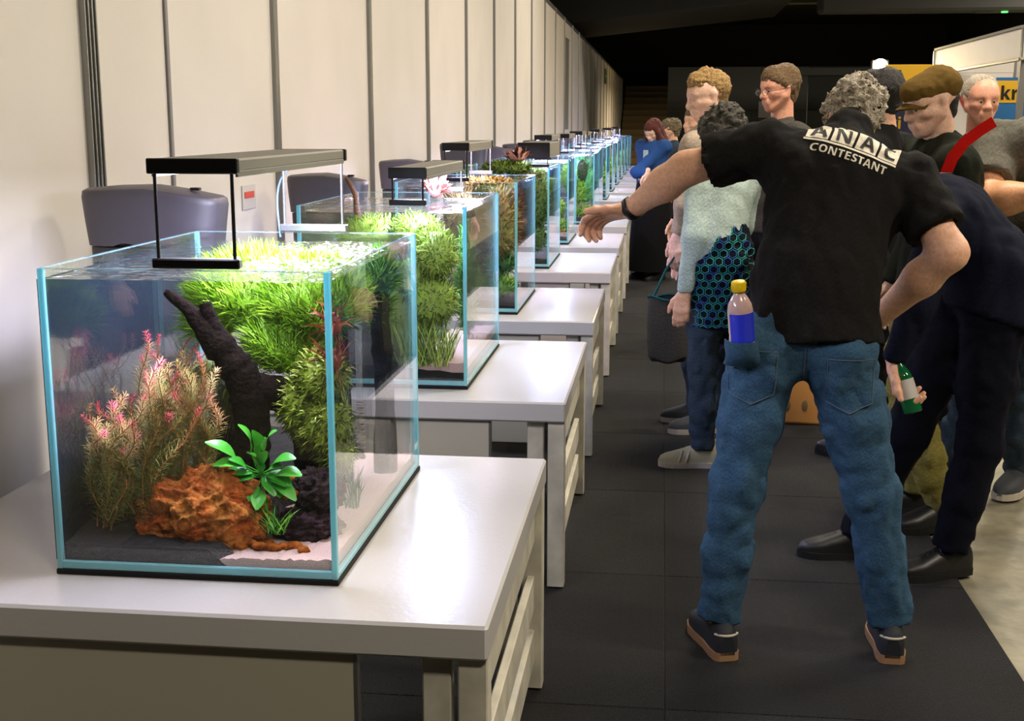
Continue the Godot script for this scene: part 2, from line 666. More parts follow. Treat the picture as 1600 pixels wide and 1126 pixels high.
# default joints of a figure standing at pos and facing along dir
func stand(pos: Vector3, dir: Vector3, h: float) -> Dictionary:
	var s := h / 1.8
	var f := Vector3(dir.x, 0, dir.z).normalized()
	var r := f.cross(Vector3.UP)
	var j := {"f": f, "r": r, "s": s, "pos": pos}
	var p := func(x, y, z): return pos + (r * x + Vector3.UP * y + f * z) * s
	j.pel = p.call(0, 0.98, 0)
	j.wai = p.call(0, 1.10, 0.0)
	j.che = p.call(0, 1.34, 0.0)
	j.nek = p.call(0, 1.51, -0.02)
	j.hed = p.call(0, 1.685, 0.02)
	j.fd = f
	j.hu = Vector3.UP
	for q in [["l", -1.0], ["r", 1.0]]:
		var k: String = q[0]
		var g: float = q[1]
		j["s" + k] = p.call(0.185 * g, 1.455, -0.01)
		j["e" + k] = p.call(0.235 * g, 1.16, -0.03)
		j["w" + k] = p.call(0.245 * g, 0.92, 0.06)
		j["d" + k] = (Vector3.DOWN + f * 0.15).normalized()
		j["n" + k] = (r * -g).normalized()
		j["h" + k] = p.call(0.095 * g, 0.93, 0)
		j["k" + k] = p.call(0.10 * g, 0.50, 0.02)
		j["a" + k] = p.call(0.11 * g, 0.09, -0.03)
		j["f" + k] = (f + r * 0.12 * g).normalized()
	return j


func hand_bones(F: Field, w: Vector3, d: Vector3, pn: Vector3, thumb_side: float, curl: Array, s := 1.0, thumb_open := 0.5) -> void:
	# w wrist, d towards the fingers, pn out of the palm; thumb lies at side * thumb_side
	var dd := d.normalized()
	var nn := (pn - dd * pn.dot(dd)).normalized()
	var sd := dd.cross(nn) * thumb_side
	for i in 4:
		var off: float = [0.030, 0.010, -0.010, -0.029][i] * s
		var kn = w + dd * ([0.090, 0.094, 0.090, 0.080][i] * s) + sd * off
		F.bone(w + dd * 0.012 * s + sd * off * 0.6, kn, 0.015 * s, 0.0115 * s)
		var ln: Array = [[0.042, 0.025, 0.020], [0.046, 0.028, 0.021], [0.043, 0.026, 0.021], [0.034, 0.020, 0.018]][i]
		var ang := 0.0
		var p = kn
		for q in 3:
			ang += float(curl[i]) * [0.9, 1.1, 0.7][q]
			var dir := dd * cos(ang) + nn * sin(ang) + sd * off * 0.8
			var e = p + dir.normalized() * float(ln[q]) * s
			F.bone(p, e, (0.0098 - 0.0008 * q) * s, (0.0090 - 0.0008 * q) * s)
			p = e
	var t0 := w + dd * 0.020 * s + sd * 0.022 * s
	var t1 := t0 + (dd * 0.8 + sd * (0.5 + thumb_open * 0.5) + nn * 0.25).normalized() * 0.045 * s
	var t2 := t1 + (dd * 1.0 + sd * thumb_open * 0.8 + nn * 0.15).normalized() * 0.033 * s
	var t3 := t2 + (dd * 1.0 + sd * thumb_open * 0.5 + nn * 0.2).normalized() * 0.026 * s
	F.bone(t0, t1, 0.016 * s, 0.0125 * s)
	F.bone(t1, t2, 0.0118 * s, 0.0108 * s)
	F.bone(t2, t3, 0.0108 * s, 0.0090 * s)


func head_frame(j: Dictionary) -> Basis:
	var z: Vector3 = j.fd.normalized()
	var x: Vector3 = (j.hu as Vector3).cross(z).normalized()
	return Basis(x, z.cross(x), z)


func head_bones(F: Field, j: Dictionary, full := true) -> void:
	var B := head_frame(j)
	var s: float = j.s * float(j.get("head_scale", 1.0))
	var c: Vector3 = j.hed
	var q := func(x, y, z): return c + B * (Vector3(x, y, z) * s)
	F.bone(q.call(0, 0.038, -0.035), q.call(0, 0.034, 0.020), 0.079 * s, 0.076 * s, B.x, 1.06)
	F.bone(q.call(0, 0.020, 0.022), q.call(0, -0.060, 0.036), 0.066 * s, 0.046 * s, B.x, 1.05)
	for g in [-1.0, 1.0]:
		F.bone(q.call(0.052 * g, -0.035, 0.005), q.call(0.014 * g, -0.090, 0.062), 0.026 * s, 0.018 * s)
		F.bone(q.call(0.040 * g, -0.018, 0.060), q.call(0.046 * g, -0.020, 0.035), 0.022 * s, 0.022 * s)
		F.bone(q.call(0.076 * g, 0.014, -0.014), q.call(0.073 * g, -0.026, -0.006), 0.0165 * s, 0.011 * s, B.x, 1.7)
		F.bone(q.call(0.014 * g, 0.024, 0.084), q.call(0.046 * g, 0.022, 0.068), 0.011 * s, 0.010 * s)
		F.carve.append([q.call(0.032 * g, 0.002, 0.099), 0.0165 * s])
	F.bone(q.call(0, -0.088, 0.066), q.call(0, -0.092, 0.062), 0.021 * s, 0.019 * s)
	F.bone(q.call(0, 0.014, 0.087), q.call(0, -0.026, 0.107), 0.0085 * s, 0.0125 * s)
	F.bone(q.call(-0.012, -0.030, 0.094), q.call(0.012, -0.030, 0.094), 0.009 * s, 0.009 * s)
	F.bone(q.call(-0.018, -0.054, 0.085), q.call(0.018, -0.054, 0.085), 0.0085 * s, 0.0085 * s)
	F.bone(q.call(-0.016, -0.066, 0.083), q.call(0.016, -0.066, 0.083), 0.0090 * s, 0.0090 * s)
	if full:
		F.bone(q.call(0, -0.045, -0.022), j.nek + (q.call(0, -0.05, -0.02) - j.nek) * 0.1, 0.054 * s, 0.060 * s)


func hair_mesh(o: MeshInstance3D, j: Dictionary, style: String, cell: float) -> void:
	var B := head_frame(j)
	var s: float = j.s * float(j.get("head_scale", 1.0))
	var c: Vector3 = j.hed
	var q := func(x, y, z): return c + B * (Vector3(x, y, z) * s)
	var F := Field.new(cell, 0.008 * s)
	var nz := FastNoiseLite.new()
	nz.seed = 7
	nz.frequency = 1.0
	nz.fractal_octaves = 2
	var amp := 0.006
	var fr := 38.0
	match style:
		"curly":
			F.bone(q.call(0, 0.050, -0.045), q.call(0, 0.054, 0.028), 0.086 * s, 0.080 * s)
			F.bone(q.call(0, 0.02, -0.05), q.call(0, -0.055, -0.052), 0.083 * s, 0.056 * s)
			for g in [-1.0, 1.0]:
				F.bone(q.call(0.052 * g, 0.045, 0.01), q.call(0.058 * g, 0.0, -0.035), 0.036 * s, 0.034 * s)
			amp = 0.024
			fr = 34.0
		"short":
			F.bone(q.call(0, 0.052, -0.038), q.call(0, 0.062, 0.030), 0.082 * s, 0.066 * s)
			F.bone(q.call(0, 0.03, -0.05), q.call(0, -0.035, -0.050), 0.078 * s, 0.056 * s)
			for g in [-1.0, 1.0]:
				F.bone(q.call(0.048 * g, 0.052, 0.034), q.call(0.060 * g, 0.005, -0.026), 0.030 * s, 0.024 * s)
		"quiff":
			F.bone(q.call(0, 0.050, -0.040), q.call(0, 0.066, 0.020), 0.078 * s, 0.064 * s)
			F.bone(q.call(0, 0.092, 0.046), q.call(0, 0.102, -0.01), 0.034 * s, 0.044 * s)
			F.bone(q.call(0.03, 0.088, 0.042), q.call(-0.03, 0.088, 0.042), 0.03 * s, 0.03 * s)
			F.bone(q.call(0, 0.03, -0.05), q.call(0, -0.020, -0.046), 0.072 * s, 0.052 * s)
			amp = 0.010
		"crop":
			F.bone(q.call(0, 0.046, -0.042), q.call(0, 0.050, 0.000), 0.080 * s, 0.074 * s)
			F.bone(q.call(0, 0.02, -0.05), q.call(0, -0.035, -0.048), 0.076 * s, 0.054 * s)
			for g in [-1.0, 1.0]:
				F.bone(q.call(0.056 * g, 0.034, -0.005), q.call(0.060 * g, 0.0, -0.026), 0.024 * s, 0.021 * s)
			amp = 0.003
		"under_cap":
			F.bone(q.call(0, 0.0, -0.055), q.call(0, -0.040, -0.050), 0.060 * s, 0.050 * s)
			amp = 0.003
		"long":
			F.bone(q.call(0, 0.052, -0.038), q.call(0, 0.060, 0.024), 0.086 * s, 0.070 * s)
			for g in [-1.0, 1.0]:
				F.bone(q.call(0.060 * g, 0.045, 0.02), q.call(0.082 * g, -0.10, 0.02), 0.036 * s, 0.040 * s)
				F.bone(q.call(0.082 * g, -0.10, 0.02), q.call(0.095 * g, -0.30, 0.06), 0.040 * s, 0.022 * s)
			F.bone(q.call(0, 0.02, -0.06), q.call(0, -0.26, -0.09), 0.080 * s, 0.075 * s)
			amp = 0.012
			fr = 30.0
	later(o, [F], nz, amp * s, Vector3(fr, fr * (0.35 if style == "long" else 1.0), fr))


func shoe(parent: Node3D, ankle: Vector3, dir: Vector3, s: float, upper: Material, sole: Material, label := "") -> Node3D:
	var f := Vector3(dir.x, 0, dir.z).normalized()
	var r := f.cross(Vector3.UP)
	var base := Vector3(ankle.x, 0.003 if ankle.y < 0.2 else ankle.y - 0.09 * s, ankle.z) - f * 0.085 * s
	var L := 0.295 * s
	var wid := [[0.0, 0.022], [0.03, 0.034], [0.15, 0.040], [0.35, 0.040], [0.6, 0.049], [0.75, 0.051], [0.88, 0.042], [0.96, 0.027], [1.0, 0.010]]
	var hei := [0.062, 0.088, 0.100, 0.098, 0.070, 0.056, 0.046, 0.034, 0.012]
	var so := MB.new()
	var poly := []
	for q in wid:
		poly.append([f * (float(q[0]) * L), float(q[1]) * s * 1.08])
	var ringb := []
	for k in [0.0, 0.026 * s]:
		var ring := []
		for q in poly:
			ring.append(base + q[0] + r * q[1] + Vector3.UP * k)
		for i in range(poly.size() - 1, -1, -1):
			ring.append(base + poly[i][0] - r * poly[i][1] + Vector3.UP * k)
		ringb.append(ring)
	so.face(ringb[0], Vector3.DOWN)
	so.face(ringb[1], Vector3.UP)
	var ctr := base + f * L * 0.5
	for i in ringb[0].size():
		var i2: int = (i + 1) % ringb[0].size()
		so.face([ringb[0][i], ringb[0][i2], ringb[1][i2], ringb[1][i]], (ringb[0][i] + ringb[0][i2]) * 0.5 - ctr)
	var up := MB.new()
	var nu := 11
	var pts := PackedVector3Array()
	for k in wid.size():
		for i in nu:
			var a := PI * i / (nu - 1)
			var h: float = hei[k] * s
			pts.append(base + f * (float(wid[k][0]) * L) + r * (-cos(a) * float(wid[k][1]) * s) + Vector3.UP * (0.018 * s + h * pow(sin(a), 0.6)))
	up.smooth_grid(pts, nu, wid.size())
	for k in range(3):
		var z := 0.46 + 0.08 * k
		var hh: float = [0.088, 0.077, 0.067][k] * s
		up.tube([base + f * L * z - r * 0.022 * s + Vector3.UP * (hh + 0.008 * s), base + f * L * z + Vector3.UP * (hh + 0.020 * s), base + f * L * z + r * 0.022 * s + Vector3.UP * (hh + 0.008 * s)], [0.003, 0.003, 0.003], 5)
	for k in [0, wid.size() - 1]:
		var cap := []
		for i in nu:
			cap.append(pts[k * nu + i])
		up.face(cap, -f if k == 0 else f)
	var o := put("shoe", up, upper, parent)
	put("sole", so, sole, o)
	if label:
		o.set_meta("label", label)
	return o


# a person: body of skin as one surface, clothes as children. look: what is worn
func person(label: String, j: Dictionary, look: Dictionary) -> Node3D:
	var s: float = j.s
	var f: Vector3 = j.f
	var r: Vector3 = j.r
	var cell: float = look.get("cell", 0.014)
	var bulk: float = look.get("bulk", 1.0)
	var root := thing("person", Vector3(j.pos.x, 0, j.pos.z), label, "person", look.get("group", ""))
	# the body
	var pts := []
	for k in ["pel", "che", "nek", "hed", "sl", "sr", "el", "er", "wl", "wr", "hl", "hr", "kl", "kr", "al", "ar"]:
		pts.append(j[k])
	var F := Field.new(cell, 0.014)
	F.bone(j.pel, j.wai, 0.140 * s * bulk, 0.130 * s * bulk, f, 1.45)
	F.bone(j.wai, j.che, 0.130 * s * bulk, 0.150 * s * bulk, f, 1.4)
	F.bone(j.che, j.nek, 0.130 * s * bulk, 0.050 * s, f, 1.4)
	F.bone(j.sl, j.sr, 0.046 * s, 0.046 * s)
	F.bone(j.nek, j.hed, 0.056 * s, 0.050 * s)
	for k in ["l", "r"]:
		var ab: float = look.get("arm", 1.0 if look.get("sleeve", "long") == "short" else 0.72)
		F.bone(j["s" + k], j["e" + k], 0.052 * s * ab, 0.043 * s * ab)
		F.bone(j["e" + k], j["e" + k].lerp(j["w" + k], 0.35), 0.042 * s * ab, 0.044 * s * ab)
		F.bone(j["e" + k].lerp(j["w" + k], 0.35), j["w" + k], 0.044 * s * ab, 0.028 * s * ab)
		F.bone(j["h" + k], j["k" + k], 0.078 * s, 0.052 * s)
		F.bone(j["k" + k], j["a" + k], 0.052 * s, 0.036 * s)
	var all := [F]
	var hc: float = look.get("head_cell", 0.006)
	if look.get("head", true):
		var H := Field.new(hc, 0.0065 * s)
		head_bones(H, j)
		all.append(H)
	for k in ["l", "r"]:
		var hd: Dictionary = look.get("hand_" + k, {})
		if hd.get("skip", false):
			continue
		var w: Vector3 = j["w" + k]
		var d: Vector3 = j["d" + k].normalized()
		var G := Field.new(look.get("hand_cell", 0.006), 0.004 * s)
		hand_bones(G, w, d, j["n" + k], hd.get("side", 1.0 if k == "r" else -1.0), hd.get("curl", [0.25, 0.3, 0.33, 0.36]), s * hd.get("size", 1.0), hd.get("open", 0.4))
		G.bone(w - d * 0.03 * s, w + d * 0.02 * s, 0.029 * s, 0.026 * s, j["n" + k], 1.25)
		all.append(G)
	later(put("body", MB.new(), look.get("skin", M.skin), root), all, null, 0.0, Vector3.ONE, 0.02)
	# eyes, brows
	if look.get("head", true) and look.get("eyes", true):
		var B := head_frame(j)
		var hs: float = s * float(j.get("head_scale", 1.0))
		for g in [-1.0, 1.0]:
			var e := MB.new()
			e.ellipsoid(j.hed + B * (Vector3(0.031 * g, 0.001, 0.0735) * hs), Vector3.ONE * 0.0125 * hs, 10, 8)
			var eo := put("eye", e, M.eye_white, root)
			var ir := MB.new()
			ir.ellipsoid(j.hed + B * (Vector3(0.031 * g, -0.001, 0.0815) * hs), Vector3.ONE * 0.0062 * hs, 8, 6)
			put("iris", ir, M.eye_dark, eo)
			var br := MB.new()
			br.tube([j.hed + B * (Vector3(0.014 * g, 0.025, 0.094) * hs), j.hed + B * (Vector3(0.034 * g, 0.031, 0.088) * hs), j.hed + B * (Vector3(0.052 * g, 0.024, 0.070) * hs)], [0.0030 * hs, 0.0042 * hs, 0.0022 * hs], 6)
			put("eyebrow", br, look.get("brow", M.get(look.get("hair", "hair_brown"))), root)
		var lip := MB.new()
		lip.tube([j.hed + B * (Vector3(-0.024, -0.061, 0.083) * hs), j.hed + B * (Vector3(-0.008, -0.058, 0.0935) * hs), j.hed + B * (Vector3(0.008, -0.058, 0.0935) * hs), j.hed + B * (Vector3(0.024, -0.061, 0.083) * hs)], [0.002 * hs, 0.0045 * hs, 0.0045 * hs, 0.002 * hs], 6)
		put("lips", lip, M.lips, root)
	if look.has("hair"):
		hair_mesh(put("hair", MB.new(), M[look.hair], root), j, look.get("style", "short"), look.get("hair_cell", 0.007))
	# upper garment
	var fa: float = look.get("fold", 0.010)
	if look.has("top"):
		var ends := {}
		for k in ["l", "r"]:
			if look.get("sleeve", "long") == "short":
				ends[k] = j["s" + k].lerp(j["e" + k], look.get("sleeve_to", 0.62))
			else:
				ends[k] = j["w" + k]
		var hem: Vector3 = look.get("hem", j.pel + Vector3(0, -0.03 * s, 0))
		var S := Field.new(cell, 0.016)
		var tb: float = look.get("loose", 1.0) * bulk
		S.bone(j.che, j.wai, 0.172 * s * tb, 0.160 * s * tb, f, 1.35)
		S.bone(j.wai, hem, 0.160 * s * tb, 0.172 * s * tb, f, 1.32, true)
		S.bone(j.che, j.nek, 0.150 * s * tb, 0.072 * s, f, 1.35)
		S.bone(j.sl, j.sr, 0.064 * s, 0.064 * s)
		S.bone(j.sl.lerp(j.sr, 0.5), j.nek + (j.nek - j.che).normalized() * 0.015 * s, 0.09 * s, 0.058 * s)
		for k in ["l", "r"]:
			var sw: float = look.get("sleeve_wide", 1.0)
			S.bone(j["s" + k].lerp(j.che, 0.35), j["s" + k], 0.11 * s, 0.066 * s)
			if look.get("sleeve", "long") == "short":
				S.bone(j["s" + k], ends[k], 0.072 * s * sw, 0.080 * s * sw, Vector3.ZERO, 1.0, true)
			else:
				S.bone(j["s" + k], j["e" + k], 0.066 * s * sw, 0.056 * s * sw)
				S.bone(j["e" + k], ends[k], 0.056 * s * sw, 0.040 * s * sw, Vector3.ZERO, 1.0, true)
		if look.get("keep", false):
			S.settle(fold, fa, look.get("fold_dir", Vector3(1.0, 0.55, 1.0)))
		var t := later(put(look.get("top_name", "shirt"), MB.new(), M[look.top], root), [S], fold, fa, look.get("fold_dir", Vector3(1.0, 0.55, 1.0)))
		if look.has("top_label"):
			t.set_meta("label", look.top_label)
		last_top = S
	if look.has("bottom"):
		var P := Field.new(cell, 0.014)
		var pw: float = look.get("leg", 1.0)
		P.bone(j.pel, j.pel + Vector3(0, 0.05, 0), 0.150 * s * bulk, 0.142 * s * bulk, f, 1.4)
		for k in ["l", "r"]:
			var g := -1.0 if k == "l" else 1.0
			P.bone(j["h" + k] - f * 0.045 * s, j["h" + k] - f * 0.04 * s - Vector3(0, 0.03, 0), 0.092 * s * bulk, 0.09 * s)
			P.bone(j["h" + k], j["h" + k].lerp(j["k" + k], 0.5), 0.108 * s * pw, 0.096 * s * pw)
			P.bone(j["h" + k].lerp(j["k" + k], 0.5), j["k" + k], 0.096 * s * pw, 0.078 * s * pw)
			P.bone(j["k" + k], j["k" + k].lerp(j["a" + k], 0.5), 0.078 * s * pw, 0.073 * s * pw)
			P.bone(j["k" + k].lerp(j["a" + k], 0.5), j["a" + k] + Vector3(0, look.get("cuff", 0.0), 0), 0.073 * s * pw, 0.070 * s * pw, Vector3.ZERO, 1.0, true)
		if look.get("keep", false):
			P.settle(fold, look.get("leg_fold", 0.010), Vector3(0.9, 0.8, 0.9))
		var t2 := later(put(look.get("bottom_name", "trousers"), MB.new(), M[look.bottom], root), [P], fold, look.get("leg_fold", 0.010), Vector3(0.9, 0.8, 0.9), 0.03)
		if look.has("bottom_label"):
			t2.set_meta("label", look.bottom_label)
		last_leg = P
	if look.has("shoe"):
		for k in ["l", "r"]:
			shoe(root, j["a" + k], j["f" + k], s * look.get("shoe_size", 1.0), M[look.shoe], M[look.get("sole", "sole_white")])
	return root


# a patch of the plane (at + U u + V v) laid on a field's surface along dir
func patch(F: Field, at: Vector3, U: Vector3, V: Vector3, dir: Vector3, poly: PackedVector2Array, off: float, step := 0.015) -> MB:
	# every triangle of the outline is refined until its edges are short, then landed
	var mb := MB.new()
	var tr := Geometry2D.triangulate_polygon(poly)
	var todo := []
	for i in range(0, tr.size(), 3):
		todo.append([poly[tr[i]], poly[tr[i + 1]], poly[tr[i + 2]]])
	while todo.size() > 0:
		var t: Array = todo.pop_back()
		var e := [t[0].distance_to(t[1]), t[1].distance_to(t[2]), t[2].distance_to(t[0])]
		var q: int = 0
		for i in 3:
			if e[i] > e[q]:
				q = i
		if e[q] > step:
			var a: Vector2 = t[q]
			var b: Vector2 = t[(q + 1) % 3]
			var c: Vector2 = t[(q + 2) % 3]
			var m := (a + b) * 0.5
			todo.append([a, m, c])
			todo.append([m, b, c])
			continue
		var w := []
		for p in t:
			w.append(F.land(at + U * p.x + V * p.y - dir * 0.25, dir, off))
		mb.face(w, -dir)
	return mb


func text_on(F: Field, txt: String, size: float, at: Vector3, U: Vector3, V: Vector3, dir: Vector3, off: float, bold := true) -> MB:
	var tm := text_mesh(txt, size, 0.0)
	var arr := tm.get_mesh_arrays() if tm is PrimitiveMesh else tm.surface_get_arrays(0)
	var vs: PackedVector3Array = arr[Mesh.ARRAY_VERTEX]
	var id: PackedInt32Array = arr[Mesh.ARRAY_INDEX]
	var mb := MB.new()
	for i in range(0, id.size(), 3):
		var tri := []
		for k in 3:
			tri.append(Vector2(vs[id[i + k]].x, vs[id[i + k]].y))
		mb.add(patch(F, at, U, V, dir, PackedVector2Array(tri), off, 0.006))
	return mb


func text_mesh(txt: String, height: float, depth: float) -> TextMesh:
	var sf := SystemFont.new()
	sf.font_names = PackedStringArray(["Droid Sans"])
	sf.font_weight = 700
	var tm := TextMesh.new()
	tm.font = sf
	tm.text = txt
	tm.font_size = 48
	tm.pixel_size = height / 35.0
	tm.depth = depth
	tm.curve_step = 1.5
	return tm


func text_part(called: String, txt: String, height: float, at: Vector3, basis: Basis, m: Material, parent: Node3D) -> MeshInstance3D:
	var o := MeshInstance3D.new()
	o.mesh = text_mesh(txt, height, 0.004)
	o.material_override = m
	o.name = called
	parent.add_child(o, true)
	o.transform = Transform3D(basis, at - parent.position)
	return o


# ---------------------------------------------------------------- planted tanks
const TABLE_Y := 0.67
const TANK_Y := 0.682
const RIM_Y := 1.312


func rnd(a: float, b: float) -> float:
	return rng.randf_range(a, b)


func rdir() -> Vector3:
	var d := Vector3(rnd(-1, 1), rnd(-1, 1), rnd(-1, 1))
	while d.length() > 1.0 or d.length() < 0.1:
		d = Vector3(rnd(-1, 1), rnd(-1, 1), rnd(-1, 1))
	return d.normalized()


func moss_into(mb: MB, ctr: Vector3, rad: Vector3, count: int, ln: float, wid: float, cA: Color, cB: Color, lean: Vector3, low := -1.0) -> void:
	# leaves lean towards lean; every leaf has one flat tint, drawn at random between the two leaf colours of the plant
	mb.tint = cA.lerp(cB, 0.5)
	mb.ellipsoid(ctr, rad * 0.86, 18, 12, func(d): return 1.0 + 0.22 * noise.get_noise_3dv((ctr + d * 0.1) * 90.0))
	for i in count:
		var d := rdir()
		while d.y < low:
			d = rdir()
		var b := ctr + d * rad * rnd(0.72, 0.98)
		var t := b + (d * 0.7 + lean + rdir() * 0.55).normalized() * ln * rnd(0.6, 1.3)
		var w := rdir().cross(t - b).normalized() * wid
		var c := cA.lerp(cB, rnd(0.2, 1.0))
		mb.blade(b, t, w, (d + Vector3.UP * 0.5).normalized(), c, c, Vector3(0, -0.1, 0) * ln)
	mb.tint = Color(1, 1, 1)


func moss(called: String, label: String, cat: String, blobs: Array, ln: float, wid: float, cA: Color, cB: Color, lean: Vector3, group := "", low := -1.0) -> Node3D:
	var mb := MB.new()
	for b in blobs:
		moss_into(mb, b[0], b[1], b[2], ln, wid, cA, cB, lean, low)
	var o := put(called, mb, M.plant)
	tag(o, label, cat, group)
	return o


func wood(called: String, label: String, branches: Array, m: Material, group := "") -> Node3D:
	var mb := MB.new()
	for br in branches:
		var path := []
		var rad := []
		var cv := Curve3D.new()
		for i in br.size():
			var p: Vector3 = br[i][0]
			var t := Vector3.ZERO
			if i > 0 and i < br.size() - 1:
				t = (br[i + 1][0] - br[i - 1][0]) * 0.2
			cv.add_point(p, -t, t)
		var nn: int = (br.size() - 1) * 6 + 1
		for i in nn:
			var u = float(i) / (nn - 1) * (br.size() - 1)
			var k := mini(int(u), br.size() - 2)
			path.append(cv.sample(k, u - k))
			rad.append(lerpf(br[k][1], br[k + 1][1], u - k) * (1.0 + 0.22 * noise.get_noise_3dv(path[-1] * 160.0)))
		var b0 := mb.v.size()
		mb.tube(path, rad, 12)
		for i in range(b0, mb.v.size()):
			mb.v[i] += mb.n[i] * 0.004 * noise.get_noise_3dv(mb.v[i] * Vector3(420, 160, 420))
	return tag(put(called, mb, m), label, "driftwood", group)


func rock(called: String, label: String, ctr: Vector3, rad: Vector3, cols: Array, seed_: int, rough := 0.35, nu := 56, nv := 36, group := "") -> Node3D:
	var nz := FastNoiseLite.new()
	nz.seed = seed_
	nz.frequency = 2.0
	nz.fractal_type = FastNoiseLite.FRACTAL_RIDGED
	nz.fractal_octaves = 5
	var lowf := FastNoiseLite.new()
	lowf.seed = seed_ + 5
	lowf.frequency = 0.8
	var mb := MB.new()
	mb.ellipsoid(ctr, rad, nu, nv, func(d): return 0.92 + 0.22 * lowf.get_noise_3dv(d * 1.6) + rough * (nz.get_noise_3dv(d) - 0.3) * 0.5,
		func(d, _k): 
			var t := clampf(0.5 + 0.75 * lowf.get_noise_3dv(d * 2.3 + Vector3(3, 1, 2)), 0.0, 1.0)
			return cols[0].lerp(cols[1], t))
	return tag(put(called, mb, M.rock), label, "rock", group)


func stem_bunch(called: String, label: String, spots: Array, group := "") -> Node3D:
	var root := thing(called, spots[0][0], label, "water plant", group)
	for sp in spots:
		var base: Vector3 = sp[0]
		var tip: Vector3 = sp[1]
		var red: float = sp[2]
		var mb := MB.new()
		var bend := Vector3(rnd(-0.06, 0.06), 0, rnd(-0.04, 0.04))
		var path := []
		var rad := []
		for i in 11:
			var t := i / 10.0
			path.append(base.lerp(tip, t) + bend * sin(t * PI * 1.3) + Vector3(0.022 * sin(t * 9.0 + bend.x * 90.0) * t, 0.02 * sin(t * PI), 0))
			rad.append(0.0017 - 0.0008 * t)
		mb.tint = Color(0.30, 0.22, 0.05).lerp(Color(0.50, 0.16, 0.06), red)
		mb.tube(path, rad, 5)
		var nodes := int(base.distance_to(tip) / 0.0085)
		for q in nodes:
			var t := 0.06 + 0.94 * float(q) / nodes
			var u := t * 10.0
			var k := mini(int(u), 9)
			var p: Vector3 = (path[k] as Vector3).lerp(path[k + 1], u - k)
			var ax: Vector3 = (path[k + 1] - path[k]).normalized()
			var col := Color(0.25, 0.27, 0.045).lerp(Color(0.76, 0.26, 0.16), clampf(red * (t * 1.5 - 0.75) + rnd(-0.15, 0.18), 0, 1))
			if t > 0.9 and red > 0.8:
				col = Color(0.80, 0.10, 0.16)
			var sd := ax.cross(rdir()).normalized()
			var ln := 0.027 * (1.0 - 0.55 * maxf(0.0, t - 0.72) / 0.28)
			for w in 7:
				var d := sd.rotated(ax, TAU * w / 7.0 + rnd(-0.2, 0.2)) + ax * rnd(0.3, 0.8)
				mb.blade(p, p + d.normalized() * ln * rnd(0.7, 1.25), ax.cross(d).normalized() * 0.0016, (d + Vector3.UP).normalized(), col, col, Vector3(0, -0.002, 0))
		put("stem", mb, M.plant, root)
	return root


func leaf_into(mb: MB, base: Vector3, dir: Vector3, up: Vector3, ln: float, wid: float, c: Color) -> void:
	var d := dir.normalized()
	var sd := d.cross(up).normalized()
	var nn := sd.cross(d).normalized()
	var pts := PackedVector3Array()
	for j in 8:
		var t := j / 7.0
		var w := wid * 0.5 * pow(sin(PI * clampf(t * 0.94 + 0.03, 0, 1)), 0.75)
		var p := base + d * ln * t + nn * (0.10 * ln * sin(t * PI) - 0.10 * ln * t * t)
		for i in 5:
			var u := (i - 2) / 2.0
			pts.append(p + sd * w * u + nn * absf(u) * w * 0.22)
	mb.tint = c
	mb.smooth_grid(pts, 5, 8)
	mb.tint = Color(1, 1, 1)


func broad_plant(called: String, label: String, leaves: Array, group := "") -> Node3D:
	var root := thing(called, leaves[0][0], label, "water plant", group)
	for l in leaves:
		var mb := MB.new()
		mb.tint = l[4]
		mb.tube([l[5], (l[5] as Vector3).lerp(l[0], 0.6) + Vector3(0, -0.004, 0), l[0]], [0.0016, 0.0014, 0.0012], 5)
		leaf_into(mb, l[0], l[1], Vector3(0.1, 1, 0.35), l[2], l[3], l[4])
		put("leaf", mb, M.leaf, root)
	return root


func tuft(called: String, label: String, ctr: Vector3, spread: float, h: float, count: int, cA: Color, cB: Color, wid: float, group := "", lean := 0.5) -> Node3D:
	var mb := MB.new()
	for i in count:
		var b := ctr + Vector3(rnd(-1, 1) * spread, 0, rnd(-1, 1) * spread)
		var t := b + Vector3(rnd(-lean, lean), 1.0, rnd(-lean, lean)) * h * rnd(0.6, 1.15)
		var c := cA.lerp(cB, rnd(0, 1))
		mb.blade(b, t, rdir().cross(Vector3.UP).normalized() * wid, Vector3(rnd(-0.3, 0.3), 1, 0.4).normalized(), c, c, Vector3(0, -0.08 * h, 0))
	return tag(put(called, mb, M.plant), label, "water plant", group)


func heights(called: String, m: Material, parent: Node3D, x0: float, x1: float, z0: float, z1: float, y0: float, nu: int, nv: int, fn: Callable) -> MeshInstance3D:
	# a bed of soil or sand: a height field with skirts down to y0
	var mb := MB.new()
	var pts := PackedVector3Array()
	for j in nv:
		for i in nu:
			var x := lerpf(x0, x1, float(i) / (nu - 1))
			var z := lerpf(z0, z1, float(j) / (nv - 1))
			pts.append(Vector3(x, fn.call(x, z), z))
	mb.smooth_grid(pts, nu, nv)
	for i in nu - 1:
		for j in [0, nv - 1]:
			var p := pts[j * nu + i]
			var q := pts[j * nu + i + 1]
			mb.face([p, q, Vector3(q.x, y0, q.z), Vector3(p.x, y0, p.z)], Vector3(0, 0, 1 if j == 0 else -1))
	for j in nv - 1:
		for i in [0, nu - 1]:
			var p := pts[j * nu + i]
			var q := pts[(j + 1) * nu + i]
			mb.face([p, q, Vector3(q.x, y0, q.z), Vector3(p.x, y0, p.z)], Vector3(-1 if i == 0 else 1, 0, 0))
	return put(called, mb, m, parent)


